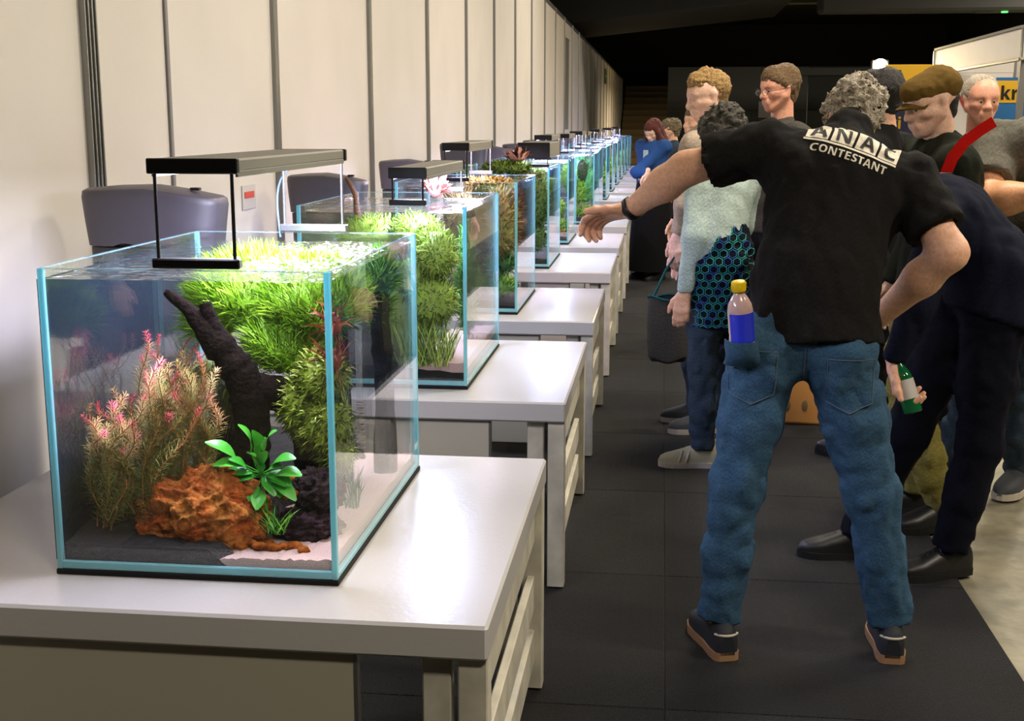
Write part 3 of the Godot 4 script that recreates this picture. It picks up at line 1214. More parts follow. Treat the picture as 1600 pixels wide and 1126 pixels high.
func aquarium(x0: float, x1: float, z0: float, z1: float, label: String, group: String) -> Node3D:
	# z0 is the end towards the hall entrance, z1 the far end (z1 < z0)
	var t := 0.010
	var root := thing("aquarium", Vector3((x0 + x1) / 2, TABLE_Y, (z0 + z1) / 2), label, "aquarium", group)
	var cx := (x0 + x1) / 2
	var cz := (z0 + z1) / 2
	var h := RIM_Y - TANK_Y
	var cy := TANK_Y + h / 2
	box_part("foam_mat", Vector3(cx, TABLE_Y + 0.006, cz), Vector3(x1 - x0 + 0.006, 0.012, z0 - z1 + 0.006), M.black_foam, root, 0.002)
	box_part("bottom_pane", Vector3(cx, TANK_Y + 0.006, cz), Vector3(x1 - x0 - 0.002, 0.010, z0 - z1 - 0.002), M.glass_edge, root, 0.001)
	box_part("front_pane", Vector3(x1 - t / 2, cy, cz), Vector3(t, h, z0 - z1 - 0.002), M.glass, root, 0.0)
	box_part("back_pane", Vector3(x0 + t / 2, cy, cz), Vector3(t, h, z0 - z1 - 0.002), M.glass, root, 0.0)
	box_part("side_pane", Vector3(cx, cy, z0 - t / 2), Vector3(x1 - x0 - 2 * t - 0.002, h, t), M.glass, root, 0.0)
	box_part("side_pane", Vector3(cx, cy, z1 + t / 2), Vector3(x1 - x0 - 2 * t - 0.002, h, t), M.glass, root, 0.0)
	# polished pane edges and silicone joints
	for x in [x0 + t * 0.55, x1 - t * 0.55]:
		for z in [z0 - t * 0.55, z1 + t * 0.55]:
			box_part("glass_edge", Vector3(x, cy, z), Vector3(t * 1.25, h + 0.001, t * 1.25), M.glass_edge, root, 0.002)
	for z in [z0 - t / 2, z1 + t / 2]:
		box_part("glass_edge", Vector3(cx, TANK_Y + 0.009, z), Vector3(x1 - x0 - 0.02, 0.017, t * 1.1), M.glass_edge, root, 0.002)
		box_part("glass_edge", Vector3(cx, RIM_Y, z), Vector3(x1 - x0 - 0.02, 0.003, t), M.glass_rim, root, 0.001)
	for x in [x0 + t / 2, x1 - t / 2]:
		box_part("glass_edge", Vector3(x, TANK_Y + 0.006, cz), Vector3(t * 1.1, 0.011, z0 - z1 - 0.02), M.glass_edge, root, 0.002)
		box_part("glass_edge", Vector3(x, RIM_Y, cz), Vector3(t, 0.003, z0 - z1 - 0.02), M.glass_rim, root, 0.001)
	var w := MB.new()
	w.face([Vector3(x0 + t, RIM_Y - 0.022, z0 - t), Vector3(x1 - t, RIM_Y - 0.022, z0 - t), Vector3(x1 - t, RIM_Y - 0.022, z1 + t), Vector3(x0 + t, RIM_Y - 0.022, z1 + t)], Vector3.UP)
	put("water_surface", w, M.water, root)
	return root


func led_light(x0: float, x1: float, z0: float, z1: float, yb: float, yt: float, energy: float, col: Color, label: String, group: String, detail := true, thick := 0.03) -> Node3D:
	var root := thing("aquarium_light", Vector3((x0 + x1) / 2, yb, (z0 + z1) / 2), label, "light", group)
	var cx := (x0 + x1) / 2
	var cz := (z0 + z1) / 2
	var wx := x1 - x0
	var b := MB.new()
	b.box(Vector3(cx, yt - thick * 0.45, cz), Vector3(wx - 0.004, thick * 0.86, z0 - z1 - 0.018), 0.004)
	if detail:
		for i in 9:
			b.box(Vector3(x0 + wx * (0.1 + 0.1 * i), yt - thick * 0.12, cz), Vector3(0.004, 0.006, z0 - z1 - 0.04), 0.001)
	for x in [x0 + 0.005, x1 - 0.005]:
		b.box(Vector3(x, yt - thick * 0.88 - 0.004, cz), Vector3(0.006, 0.012, z0 - z1 - 0.018), 0.001)
	put("housing", b, M.lamp_body, root)
	box_part("diffuser", Vector3(cx, yt - thick * 0.88 - 0.001, cz), Vector3(wx - 0.03, 0.002, z0 - z1 - 0.07), M.led_glow, root, 0.001)
	for z in [z0, z1]:
		box_part("end_cap", Vector3(cx, yt - thick / 2, z), Vector3(wx + 0.004, thick, 0.016), M.black_plastic, root, 0.002)
		box_part("foot", Vector3(cx, yb + 0.010, z), Vector3(wx, 0.020, 0.022), M.black_plastic if z == z0 else M.chrome, root, 0.003)
		for x in [x0 + 0.012, x1 - 0.012]:
			var r := MB.new()
			r.tube([Vector3(x, yb + 0.012, z), Vector3(x, yt - thick * 0.5, z)], [0.0038, 0.0038], 8)
			put("rod", r, M.steel_dark if z == z0 else M.chrome, root)
	var a := AreaLight3D.new()
	a.name = "led_area"
	a.area_size = Vector2(wx - 0.03, z0 - z1 - 0.07)
	a.light_color = col
	a.light_energy = energy
	a.area_range = 40.0
	a.area_attenuation = 2.0
	a.shadow_enabled = true
	root.add_child(a)
	a.position = Vector3(cx, yt - thick * 0.88 - 0.004, cz) - root.position
	a.rotation_degrees = Vector3(-90, 0, 0)
	return root


func filter_unit(x0: float, x1: float, z0: float, z1: float, top: float, label: String, group: String) -> Node3D:
	var cx := (x0 + x1) / 2
	var cz := (z0 + z1) / 2
	var root := thing("canister_filter", Vector3(cx, TABLE_Y, cz), label, "filter", group)
	var hx := (x1 - x0) / 2
	var hz := (z0 - z1) / 2
	var ring := func(sx: float, sz: float, y: Callable, nn: int) -> PackedVector3Array:
		var out := PackedVector3Array()
		for i in nn:
			var a := -TAU * i / nn
			var c := cos(a)
			var s := sin(a)
			var x := signf(c) * pow(absf(c), 0.55) * sx
			var z := signf(s) * pow(absf(s), 0.55) * sz
			out.append(Vector3(cx + x, y.call(x, z), cz + z))
		return out
	var body := MB.new()
	var pts := PackedVector3Array()
	var nn := 40
	for l in [[0.0, TABLE_Y], [0.80, TABLE_Y], [0.82, TABLE_Y + 0.02], [0.90, top - 0.17], [0.0, top - 0.17]]:
		pts.append_array(ring.call(hx * l[0], hz * l[0], func(_x, _z): return l[1], nn))
	body.smooth_grid(pts, nn, 5, true)
	put("canister", body, M.filter_dark, root)
	# the head: a shell that widens upwards, with arched cut-outs along its lower rim and a sloping, rounded lid
	var shell := MB.new()
	pts = PackedVector3Array()
	var arch := func(x: float, _z: float) -> float:
		var u := absf(fmod(absf(x / hx) + 0.28, 0.95) - 0.47)
		return top - 0.165 + 0.05 * clampf(1.0 - u * 5.5, 0.0, 1.0)
	var lid := func(x: float, z: float) -> float:
		return top - 0.012 + 0.012 * (1.0 - pow(x / hx, 2)) - 0.022 * clampf(x / hx, 0.0, 1.0) - 0.01 * pow(z / hz, 2)
	pts.append_array(ring.call(hx * 0.93, hz * 0.93, arch, nn))
	pts.append_array(ring.call(hx * 0.97, hz * 0.97, func(x, z): return lerpf(arch.call(x, z), top, 0.4), nn))
	pts.append_array(ring.call(hx, hz, func(x, z): return lid.call(x, z) - 0.020, nn))
	pts.append_array(ring.call(hx * 0.985, hz * 0.985, func(x, z): return lid.call(x, z) - 0.004, nn))
	pts.append_array(ring.call(hx * 0.93, hz * 0.93, lid, nn))
	pts.append_array(ring.call(hx * 0.5, hz * 0.5, lid, nn))
	pts.append_array(ring.call(hx * 0.02, hz * 0.02, lid, nn))
	shell.smooth_grid(pts, nn, 7, true)
	put("filter_head", shell, M.filter_grey, root)
	box_part("button", Vector3(cx + hx * 0.62, top + 0.002 - 0.014, cz + hz * 0.2), Vector3(0.028, 0.008, 0.016), M.black_plastic, root, 0.003)
	return root


# ---------------------------------------------------------------- furniture and hall
func table(zf: float, zb: float, xl: float, xr: float, label: String, group: String) -> Node3D:
	var root := thing("exhibition_table", Vector3((xl + xr) / 2, 0, (zf + zb) / 2), label, "table", group)
	var cx := (xl + xr) / 2
	var cz := (zf + zb) / 2
	box_part("tabletop", Vector3(cx, TABLE_Y - 0.035, cz), Vector3(xr - xl, 0.07, zf - zb), M.laminate, root, 0.006)
	var lh := TABLE_Y - 0.07
	for x in [xr - 0.032, xl + 0.032]:
		for z in [zf - 0.045, zb + 0.045]:
			box_part("leg", Vector3(x, lh / 2 + 0.004, z), Vector3(0.058, lh - 0.008, 0.055), M.leg_white, root, 0.003)
			box_part("foot_pad", Vector3(x, 0.003, z), Vector3(0.04, 0.006, 0.04), M.black_plastic, root, 0.001)
	for z in [zf - 0.055, zb + 0.055]:
		box_part("inner_post", Vector3(xr - 0.105, lh / 2 + 0.002, z), Vector3(0.056, lh - 0.004, 0.04), M.leg_white, root, 0.003)
	for y in [0.14, 0.30, 0.50]:
		box_part("side_rail", Vector3(xr - 0.036, y, cz), Vector3(0.022, 0.10, zf - zb - 0.15), M.leg_white, root, 0.003)
	box_part("end_panel", Vector3((xl + xr - 0.2) / 2, lh / 2 + 0.03, zf - 0.03), Vector3(xr - xl - 0.2 - 0.12, lh - 0.07, 0.018), M.panel_board, root, 0.002)
	box_part("panel_trim", Vector3(xr - 0.2 + 0.045 - 0.105, lh / 2 + 0.03, zf - 0.03), Vector3(0.008, lh - 0.07, 0.024), M.aluminium, root, 0.001)
	return root


func area_lamp(called: String, at: Vector3, size: Vector2, energy: float, col: Color, label: String) -> void:
	var root := thing(called, at, label, "light", "hall ceiling lights")
	box_part("lamp_housing", at + Vector3(0, 0.06, 0), Vector3(size.x + 0.06, 0.1, size.y + 0.06), M.black_plastic, root, 0.006)
	box_part("lamp_diffuser", at + Vector3(0, 0.006, 0), Vector3(size.x, 0.01, size.y), M.hall_glow, root, 0.002)
	for x in [-size.x * 0.4, size.x * 0.4]:
		var r := MB.new()
		r.tube([at + Vector3(x, 0.1, 0), at + Vector3(x, 6.0 - at.y, 0)], [0.004, 0.004], 6)
		put("hanger", r, M.steel_dark, root)
	var a := AreaLight3D.new()
	a.name = "hall_area"
	a.area_size = size
	a.light_color = col
	a.light_energy = energy
	a.area_range = 60.0
	a.area_attenuation = 2.0
	a.shadow_enabled = true
	root.add_child(a)
	a.position = Vector3(0, -0.004, 0)
	a.rotation_degrees = Vector3(-90, 0, 0)


func copy_part(called: String, m: ArrayMesh, at: Vector3, material: Material, parent: Node3D) -> void:
	var o := MeshInstance3D.new()
	o.mesh = m
	o.material_override = material
	o.name = called
	parent.add_child(o, true)
	o.position = at


func hall() -> void:
	var fl := structure("floor")
	box_part("hall_floor", Vector3(2, -0.06, -27), Vector3(22, 0.1, 68), M.concrete, fl, 0.0)
	box_part("carpet_underlay", Vector3(-0.47, -0.0075, -16.7), Vector3(3.1, 0.008, 35.2), M.black_paint, fl, 0.0)
	var t := MB.new()
	t.box(Vector3.ZERO, Vector3(1.037, 0.012, 1.037), 0.002)
	var tm := t.mesh()
	for i in 3:
		for k in 34:
			var pick = [0, 1, 2, 3][(i * 3 + k * 2 + (k * k) % 3) % 4]
			copy_part("carpet_tile", tm, Vector3(0.54 - 1.04 * i + 0.02, -0.003, 0.40 - 1.04 * k), M["carpet_%d" % pick], fl)
	var ce := structure("ceiling")
	box_part("ceiling_slab", Vector3(2, 6.1, -27), Vector3(22, 0.2, 68), M.black_paint, ce, 0.0)
	for z in [-16.0, -24.0, -32.0, -41.0]:
		box_part("beam", Vector3(2, 5.6, z), Vector3(22, 0.8, 0.5), M.black_paint, ce, 0.01)
	box_part("bulkhead", Vector3(-1.5, 4.25, -31), Vector3(8.5, 0.9, 5.0), M.black_paint, ce, 0.02, Basis(Vector3.BACK, 0.10))
	box_part("duct", Vector3(8, 3.95, -26), Vector3(10, 0.5, 0.8), M.black_paint, ce, 0.05)
	for q in [["wall_back", Vector3(2, 3, -60.9), Vector3(22, 6.2, 0.2)], ["wall_front", Vector3(2, 3, 6.9), Vector3(22, 6.2, 0.2)], ["wall_right", Vector3(12.9, 3, -27), Vector3(0.2, 6.2, 68)], ["wall_far_left", Vector3(-8.9, 3, -27), Vector3(0.2, 6.2, 68)]]:
		var w := structure(q[0])
		box_part("wall_slab", q[1], q[2], M.black_paint, w, 0.0)
	# the partition of white panels and aluminium posts behind the tables
	var pw := structure("wall_left")
	var posts := [-1.83]
	for k in 28:
		posts.append(-3.674 - 1.84 * k)
	for k in posts.size() - 1:
		var za: float = posts[k]
		var zb: float = posts[k + 1]
		box_part("panel", Vector3(-1.735, 1.66, (za + zb) / 2), Vector3(0.03, 3.28, za - zb - 0.05), M.wall_white, pw, 0.001)
		box_part("rail", Vector3(-1.73, 3.335, (za + zb) / 2), Vector3(0.045, 0.05, za - zb - 0.05), M.aluminium, pw, 0.003)
	for k in posts.size():
		var z: float = posts[k]
		var b := MB.new()
		var wide := 0.055 if k != 1 else 0.085
		b.box(Vector3(-1.735, 1.68, z), Vector3(0.030, 3.36, wide), 0.002)
		for g in [-0.5, -0.17, 0.17, 0.5]:
			b.box(Vector3(-1.712, 1.68, z + g * (wide - 0.010)), Vector3(0.022, 3.36, 0.009), 0.002)
		put("post", b, M.aluminium, pw)
	box_part("seam_strip", Vector3(-1.716, 1.66, -4.287), Vector3(0.010, 3.28, 0.024), M.seam_grey, pw, 0.002)
	# stepped seating at the far end
	var bl := thing("stepped_seating", Vector3(-1.5, 0, -50), "dark brown stepped seating tiers beyond the end of white partition", "seating")
	for i in 12:
		box_part("tier", Vector3(0.4, 0.13 + 0.25 * i, -48.5 - 0.7 * i), Vector3(4.1, 0.26 + 0.02 * i, 0.72), M.bleacher, bl, 0.01)
		box_part("tier_base", Vector3(0.4, 0.125 * i + 0.001, -48.56 - 0.7 * i), Vector3(4.08, maxf(0.25 * i, 0.01), 0.70), M.black_paint, bl, 0.0)
	# a dark panel wall and doors behind the visitors
	var gw := thing("dark_screen_wall", Vector3(3.0, 0, -36), "dark grey boarded screen wall behind the visitors", "screen wall")
	for i in 5:
		box_part("board", Vector3(0.75 + 1.28 * i, 0.95, -36), Vector3(1.27, 1.9, 0.08), M.hall_grey, gw, 0.004)
		box_part("board", Vector3(0.75 + 1.28 * i, 2.5, -36), Vector3(1.27, 1.18, 0.08), M.black_paint if i > 2 else M.hall_grey, gw, 0.004)
	box_part("lintel", Vector3(5.4, 2.95, -35.9), Vector3(4.2, 0.2, 0.1), M.hall_grey, gw, 0.004)
	box_part("notice", Vector3(3.05, 1.93, -35.93), Vector3(0.85, 0.44, 0.01), M.poster_white, gw, 0.001)
	box_part("green_notice", Vector3(1.75, 1.55, -35.93), Vector3(1.3, 0.5, 0.01), M.sign_green, gw, 0.001)
	# small pieces on the partition
	var card := thing("notice_card", Vector3(-1.715, 1.27, -5.1), "small white card with orange print low on the partition panel", "card")
	box_part("card_sheet", Vector3(-1.717, 1.29, -5.1), Vector3(0.004, 0.10, 0.17), M.poster_white, card, 0.001)
	box_part("card_print", Vector3(-1.714, 1.300, -5.1), Vector3(0.003, 0.026, 0.12), M.print_orange, card, 0.0)
	var gs := thing("exit_sign_board", Vector3(-1.71, 2.9, -37.5), "small dark green sign fixed high on the far partition", "sign")
	box_part("sign_board", Vector3(-1.705, 2.9, -37.5), Vector3(0.02, 0.42, 1.0), M.sign_green, gs, 0.002)
	box_part("sign_arrow", Vector3(-1.692, 2.9, -37.5), Vector3(0.006, 0.07, 0.5), M.poster_white, gs, 0.0)
	var bn := thing("hanging_banner", Vector3(-1.71, 2.2, -22.6), "tall pale grey banner hanging on the far partition", "banner")
	box_part("banner_sheet", Vector3(-1.708, 2.24, -22.6), Vector3(0.008, 1.55, 0.8), M.valance, bn, 0.002)
	box_part("banner_rod", Vector3(-1.708, 3.03, -22.6), Vector3(0.02, 0.02, 0.86), M.aluminium, bn, 0.004)
	# the white exhibition stand across the aisle
	var st := thing("exhibition_stand", Vector3(4.5, 0, -13), "white exhibition stand with a tall fascia and grey posts", "stand")
	for k in 3:
		var z := -17.2 + 4.1 * k
		box_part("stand_post", Vector3(3.5, 1.25, z), Vector3(0.06, 2.5, 0.06), M.aluminium, st, 0.005)
		if k < 2:
			box_part("fascia", Vector3(3.5, 2.36, z + 2.05), Vector3(0.04, 0.28, 4.02), M.wall_white, st, 0.003)
			box_part("fascia_rail", Vector3(3.49, 2.515, z + 2.05), Vector3(0.05, 0.03, 4.02), M.aluminium, st, 0.003)
			box_part("fascia_rail", Vector3(3.49, 2.205, z + 2.05), Vector3(0.05, 0.03, 4.02), M.aluminium, st, 0.003)
	for k in 4:
		box_part("stand_panel", Vector3(4.0 + 1.0 * k, 1.2, -17.2), Vector3(0.97, 2.4, 0.03), M.wall_white, st, 0.002)
		box_part("stand_post", Vector3(4.5 + 1.0 * k, 1.2, -17.19), Vector3(0.03, 2.4, 0.05), M.aluminium, st, 0.002)
	box_part("roof_beam", Vector3(5.5, 2.36, -17.2), Vector3(4.0, 0.28, 0.04), M.wall_white, st, 0.003)
	box_part("stand_curtain", Vector3(7.5, 1.2, -13.0), Vector3(0.05, 2.4, 8.3), M.valance, st, 0.003)
	# posters
	var p1 := thing("yellow_navy_poster", Vector3(3.02, 0, -16.0), "yellow and navy poster board with yellow lettering behind the flat cap", "poster")
	box_part("board", Vector3(2.98, 1.12, -16.02), Vector3(0.62, 1.75, 0.03), M.poster_navy, p1, 0.003)
	box_part("header", Vector3(2.98, 2.14, -16.02), Vector3(0.62, 0.28, 0.032), M.poster_yellow, p1, 0.003)
	text_part("lettering", "T", 0.18, Vector3(2.80, 2.12, -16.0), Basis(), M.print_black, p1)
	text_part("lettering", "f", 0.14, Vector3(2.80, 1.78, -16.0), Basis(), M.poster_yellow, p1)
	text_part("lettering", "vi", 0.14, Vector3(2.82, 1.58, -16.0), Basis(), M.poster_yellow, p1)
	text_part("lettering", "bet", 0.14, Vector3(2.86, 1.38, -16.0), Basis(), M.poster_yellow, p1)
	box_part("stand_foot", Vector3(2.98, 0.12, -16.05), Vector3(0.5, 0.24, 0.2), M.black_plastic, p1, 0.005)
	var p2 := thing("yellow_blue_poster", Vector3(4.6, 0, -17), "blue poster with a yellow header on the stand wall", "poster")
	box_part("sheet", Vector3(4.72, 1.66, -17.16), Vector3(0.9, 1.0, 0.02), M.poster_blue, p2, 0.001)
	box_part("header", Vector3(4.72, 1.98, -17.145), Vector3(0.9, 0.28, 0.012), M.poster_yellow, p2, 0.001)
	text_part("lettering", "kre", 0.17, Vector3(4.50, 1.96, -17.13), Basis(), M.print_black, p2)
	var p3 := thing("white_red_poster", Vector3(3.72, 0, -17.1), "white poster with red print beside the grey haired visitor", "poster")
	box_part("sheet", Vector3(3.74, 1.72, -17.16), Vector3(0.42, 0.95, 0.02), M.poster_white, p3, 0.001)
	for k in 3:
		box_part("red_print", Vector3(3.62 + 0.12 * k, 1.88 - 0.02 * k, -17.145), Vector3(0.03, 0.26, 0.008), M.print_red, p3, 0.0, Basis(Vector3.BACK, 0.5 - 0.9 * (k % 2)))
	box_part("blue_print", Vector3(3.66, 2.10, -17.145), Vector3(0.25, 0.12, 0.008), M.poster_blue, p3, 0.0)
	# flood lamp and its box
	var fo := thing("flood_lamp", Vector3(3.26, 0, -20), "small bright flood lamp on a dark mast above the visitors", "lamp")
	var mast := MB.new()
	mast.tube([Vector3(3.30, 0, -20.1), Vector3(3.30, 2.30, -20.1)], [0.025, 0.02], 8)
	mast.lathe([[0.0, 0.0], [0.22, 0.0], [0.22, 0.02], [0.03, 0.05]], Vector3(3.30, 0, -20.1))
	put("mast", mast, M.steel_dark, fo)
	box_part("lamp_shell", Vector3(3.26, 2.43, -20.06), Vector3(0.26, 0.20, 0.10), M.black_plastic, fo, 0.02)
	var lf := MB.new()
	lf.lathe([[0.0, 0.0], [0.10, 0.0], [0.11, 0.01], [0.09, 0.025], [0.0, 0.03]], Vector3(3.26, 2.43, -20.01), Vector3.BACK, 20)
	put("lamp_face", lf, M.flood_glow, fo)
	box_part("yellow_tag", Vector3(3.45, 2.32, -20.03), Vector3(0.12, 0.20, 0.02), M.poster_yellow, fo, 0.003)
	var sp := OmniLight3D.new()
	sp.name = "flood_light"
	sp.light_energy = 6.0
	sp.light_color = Color(1.0, 0.9, 0.68)
	sp.light_size = 0.1
	sp.omni_range = 60.0
	sp.shadow_enabled = true
	fo.add_child(sp)
	sp.position = Vector3(3.26, 2.43, -19.9) - fo.position
	var ex := thing("exit_light", Vector3(6.6, 3.76, -26), "small illuminated green exit light under the dark ceiling", "light")
	box_part("casing", Vector3(6.25, 3.72, -26), Vector3(0.55, 0.10, 0.06), M.hall_grey, ex, 0.005)
	box_part("green_lamp", Vector3(6.52, 3.72, -25.96), Vector3(0.12, 0.10, 0.05), M.green_glow, ex, 0.005)
	var ga := OmniLight3D.new()
	ga.name = "exit_glow"
	ga.light_energy = 0.05
	ga.light_color = Color(0.2, 1.0, 0.4)
	ga.light_size = 0.05
	ga.shadow_enabled = true
	ex.add_child(ga)
	ga.position = Vector3(6.52, 3.72, -25.9) - ex.position


const ORD := ["first", "second", "third", "fourth", "fifth", "sixth", "seventh", "eighth", "ninth", "tenth", "eleventh", "twelfth", "thirteenth", "fourteenth"]
const G1 := Color(0.06, 0.22, 0.012)
const G2 := Color(0.22, 0.52, 0.03)
const G3 := Color(0.34, 0.62, 0.05)


func first_tank(x0: float, x1: float, z0: float, z1: float) -> void:
	var a := aquarium(x0, x1, z0, z1, "glass aquarium holding red stem plants and an orange rock", "aquariums along the partition")
	box_part("added_dark_sheet", Vector3(x0 - 0.003, 0.995, (z0 + z1) / 2 + 0.02), Vector3(0.003, 0.59, z0 - z1 - 0.05), M.dark_pane_navy, a, 0.0)  # added navy sheet, stands in for dark reflections in this pane
	var ix0 := x0 + 0.011
	var ix1 := x1 - 0.011
	var iz0 := z0 - 0.012
	var iz1 := z1 + 0.011
	var edge := func(x, z): return -0.885 + 0.10 * clampf((z0 - 0.10 - z) / 0.5, 0.0, 1.0) + 0.02 * sin(z * 31.0) + 0.014 * sin(z * 67.0 + x)
	heights("soil", M.soil, a, ix0, ix1, iz0, iz1, TANK_Y + 0.011, 40, 44, func(x, z):
		var d: float = edge.call(x, z) - x
		var k := smoothstep(-0.01, 0.045, d)
		return TANK_Y + 0.012 + k * (0.038 + 0.05 * clampf((z0 - z) / 0.6, 0, 1)) + 0.005 * k * noise.get_noise_2d(x * 900.0, z * 900.0))
	heights("sand", M.sand, a, -0.97, ix1 - 0.001, iz0 - 0.001, iz1 + 0.001, TANK_Y + 0.0115, 40, 50, func(x, z):
		return TANK_Y + 0.012 + 0.020 * smoothstep(-0.955, -0.87, x) + 0.006 * noise.get_noise_2d(x * 160.0, z * 160.0) + 0.006 * clampf((x + 0.86) / 0.2, 0, 1))
	# red and green stems
	var spots := []
	rng.seed = 11
	for i in 74:
		var u := rnd(0, 1)
		var b := Vector3(lerpf(-1.205, -1.01, u), 0.735, rnd(-2.64, -2.44))
		var h := lerpf(0.24, 0.38, clampf(u * 1.3, 0, 1)) * rnd(0.6, 1.05)
		var tip := b + Vector3(rnd(-0.055, 0.07) + 0.02, h, rnd(-0.05, 0.05))
		tip.x = maxf(tip.x, -1.215)
		tip.z = clampf(tip.z, -2.75, -2.40)
		spots.append([b, tip, clampf(rnd(0.1, 1.3), 0, 1)])
	for i in 7:
		var b := Vector3(rnd(-1.20, -1.10), 0.74, rnd(-2.85, -2.7))
		spots.append([b, b + Vector3(rnd(-0.02, 0.06), rnd(0.22, 0.40), rnd(-0.04, 0.04)), 0.9])
	stem_bunch("red_stem_plant", "feathery red and olive stem plants beside the orange rock", spots)
	rock("orange_rock", "large pitted orange rock in the aquarium of red plants", Vector3(-0.960, 0.762, -2.485), Vector3(0.150, 0.118, 0.088), [Color(0.62, 0.12, 0.03), Color(0.62, 0.27, 0.06)], 4, 0.42, 110, 76)
	rock("dark_rock", "round dark brown lava rock behind the small green tuft", Vector3(-0.732, 0.802, -2.56), Vector3(0.058, 0.056, 0.05), [Color(0.035, 0.024, 0.022), Color(0.075, 0.05, 0.048)], 9, 0.6)
	rock("dark_rock", "flat dark purple brown rock under the round dark rock", Vector3(-0.752, 0.735, -2.53), Vector3(0.085, 0.042, 0.055), [Color(0.045, 0.026, 0.030), Color(0.085, 0.045, 0.055)], 12, 0.6)
	rock("dark_rock", "black leaning stone behind the red stem plants", Vector3(-0.985, 0.87, -2.74), Vector3(0.062, 0.13, 0.05), [Color(0.02, 0.013, 0.010), Color(0.05, 0.03, 0.02)], 15, 0.5)
	rng.seed = 31
	var chip := [[-0.865, -2.425], [-0.845, -2.44], [-0.825, -2.43], [-0.795, -2.425], [-0.775, -2.435], [-0.815, -2.455], [-0.755, -2.44], [-0.725, -2.415], [-0.84, -2.50], [-0.805, -2.52], [-0.79, -2.51]]
	for i in chip.size():
		rock("rock_chip", "small orange rock chip lying on the pale sand", Vector3(chip[i][0], 0.722 if i < 8 else [0.80, 0.845, 0.815][i - 8], chip[i][1]), Vector3(rnd(0.012, 0.024), rnd(0.007, 0.012), rnd(0.01, 0.014)) * (1.0 if i < 8 else 1.5), [Color(0.50, 0.10, 0.015), Color(0.52, 0.20, 0.04)], 40 + i, 0.5, 14, 9, "orange rock chips on the sand")
	var W := func(x, y): return Vector3(x, y, -2.60)
	wood("driftwood", "black forked driftwood rising through the bright green moss", [
		[[W.call(-1.072, 1.235), 0.007], [W.call(-1.018, 1.192), 0.018], [W.call(-0.965, 1.13), 0.033], [W.call(-0.925, 1.075), 0.038], [W.call(-0.900, 1.03), 0.040], [W.call(-0.888, 0.95), 0.042], [W.call(-0.89, 0.86), 0.036], [W.call(-0.90, 0.74), 0.034]],
		[[W.call(-0.983, 1.212), 0.011], [W.call(-0.972, 1.175), 0.017], [W.call(-0.955, 1.12), 0.026]],
		[[W.call(-0.905, 1.02), 0.034], [Vector3(-0.83, 1.0, -2.64), 0.040], [Vector3(-0.79, 0.93, -2.66), 0.036], [Vector3(-0.78, 0.80, -2.68), 0.034]]], M.driftwood)
	wood("driftwood", "dark upright driftwood trunk under the mossy crown", [
		[[Vector3(-0.700, 1.20, -3.04), 0.022], [Vector3(-0.694, 1.08, -3.04), 0.026], [Vector3(-0.690, 0.92, -3.05), 0.024], [Vector3(-0.688, 0.70, -3.04), 0.034]],
		[[Vector3(-0.76, 1.19, -2.93), 0.012], [Vector3(-0.725, 1.21, -2.98), 0.016], [Vector3(-0.70, 1.18, -3.03), 0.02]]], M.driftwood)
	wood("driftwood", "thin dark driftwood stake beside the glass pipe", [[[Vector3(-0.775, 1.19, -2.93), 0.014], [Vector3(-0.768, 1.05, -2.93), 0.018], [Vector3(-0.762, 0.72, -2.93), 0.016]]], M.driftwood)
	rng.seed = 51
	moss("moss_cushion", "bright green moss cushion along the water surface of first tank", "moss", [
		[Vector3(-0.93, 1.205, -2.80), Vector3(0.155, 0.085, 0.12), 6500], [Vector3(-0.78, 1.20, -2.74), Vector3(0.12, 0.085, 0.12), 5500], [Vector3(-0.845, 1.10, -2.72), Vector3(0.085, 0.075, 0.07), 3200], [Vector3(-1.05, 1.14, -2.82), Vector3(0.06, 0.06, 0.06), 1500]],
		0.048, 0.0019, Color(0.16, 0.42, 0.010), Color(0.46, 0.82, 0.03), Vector3(-0.1, 0.75, 0.15), "", -0.9)
	moss("leafy_moss", "yellow green leafy moss hanging down the driftwood", "moss", [
		[Vector3(-0.735, 1.04, -2.63), Vector3(0.062, 0.07, 0.05), 1300], [Vector3(-0.73, 0.945, -2.62), Vector3(0.066, 0.075, 0.05), 1500], [Vector3(-0.79, 0.98, -2.62), Vector3(0.04, 0.07, 0.03), 600], [Vector3(-0.70, 0.875, -2.62), Vector3(0.04, 0.045, 0.04), 600]],
		0.022, 0.0034, Color(0.16, 0.28, 0.015), Color(0.52, 0.64, 0.07), Vector3(-0.3, -0.15, 0.5))
	moss("moss_cushion", "dark green moss crown on the upright driftwood trunk", "moss", [[Vector3(-0.692, 1.225, -3.03), Vector3(0.036, 0.05, 0.06), 900], [Vector3(-0.705, 1.14, -3.06), Vector3(0.03, 0.06, 0.04), 500]], 0.04, 0.003, Color(0.03, 0.16, 0.008), Color(0.12, 0.42, 0.02), Vector3(0, 0.8, 0), "", -0.8)
	moss("leafy_moss", "olive moss wrapped round the thin driftwood stake", "moss", [[Vector3(-0.78, 0.98, -2.91), Vector3(0.026, 0.10, 0.03), 700], [Vector3(-0.775, 0.83, -2.91), Vector3(0.024, 0.08, 0.03), 500]], 0.022, 0.003, Color(0.05, 0.13, 0.01), Color(0.20, 0.32, 0.03), Vector3(0, -0.2, 0.3))
	moss("trailing_moss", "loose trailing moss strands hanging beneath the driftwood tip", "moss", [[Vector3(-1.0, 1.05, -2.66), Vector3(0.035, 0.03, 0.02), 130], [Vector3(-0.95, 0.99, -2.65), Vector3(0.02, 0.05, 0.02), 110]], 0.055, 0.0022, Color(0.08, 0.12, 0.02), Color(0.22, 0.30, 0.06), Vector3(-0.2, -1.0, 0.2))
	# broad leaved plant
	rng.seed = 61
	var heart := Vector3(-0.835, 0.86, -2.50)
	var lv := []
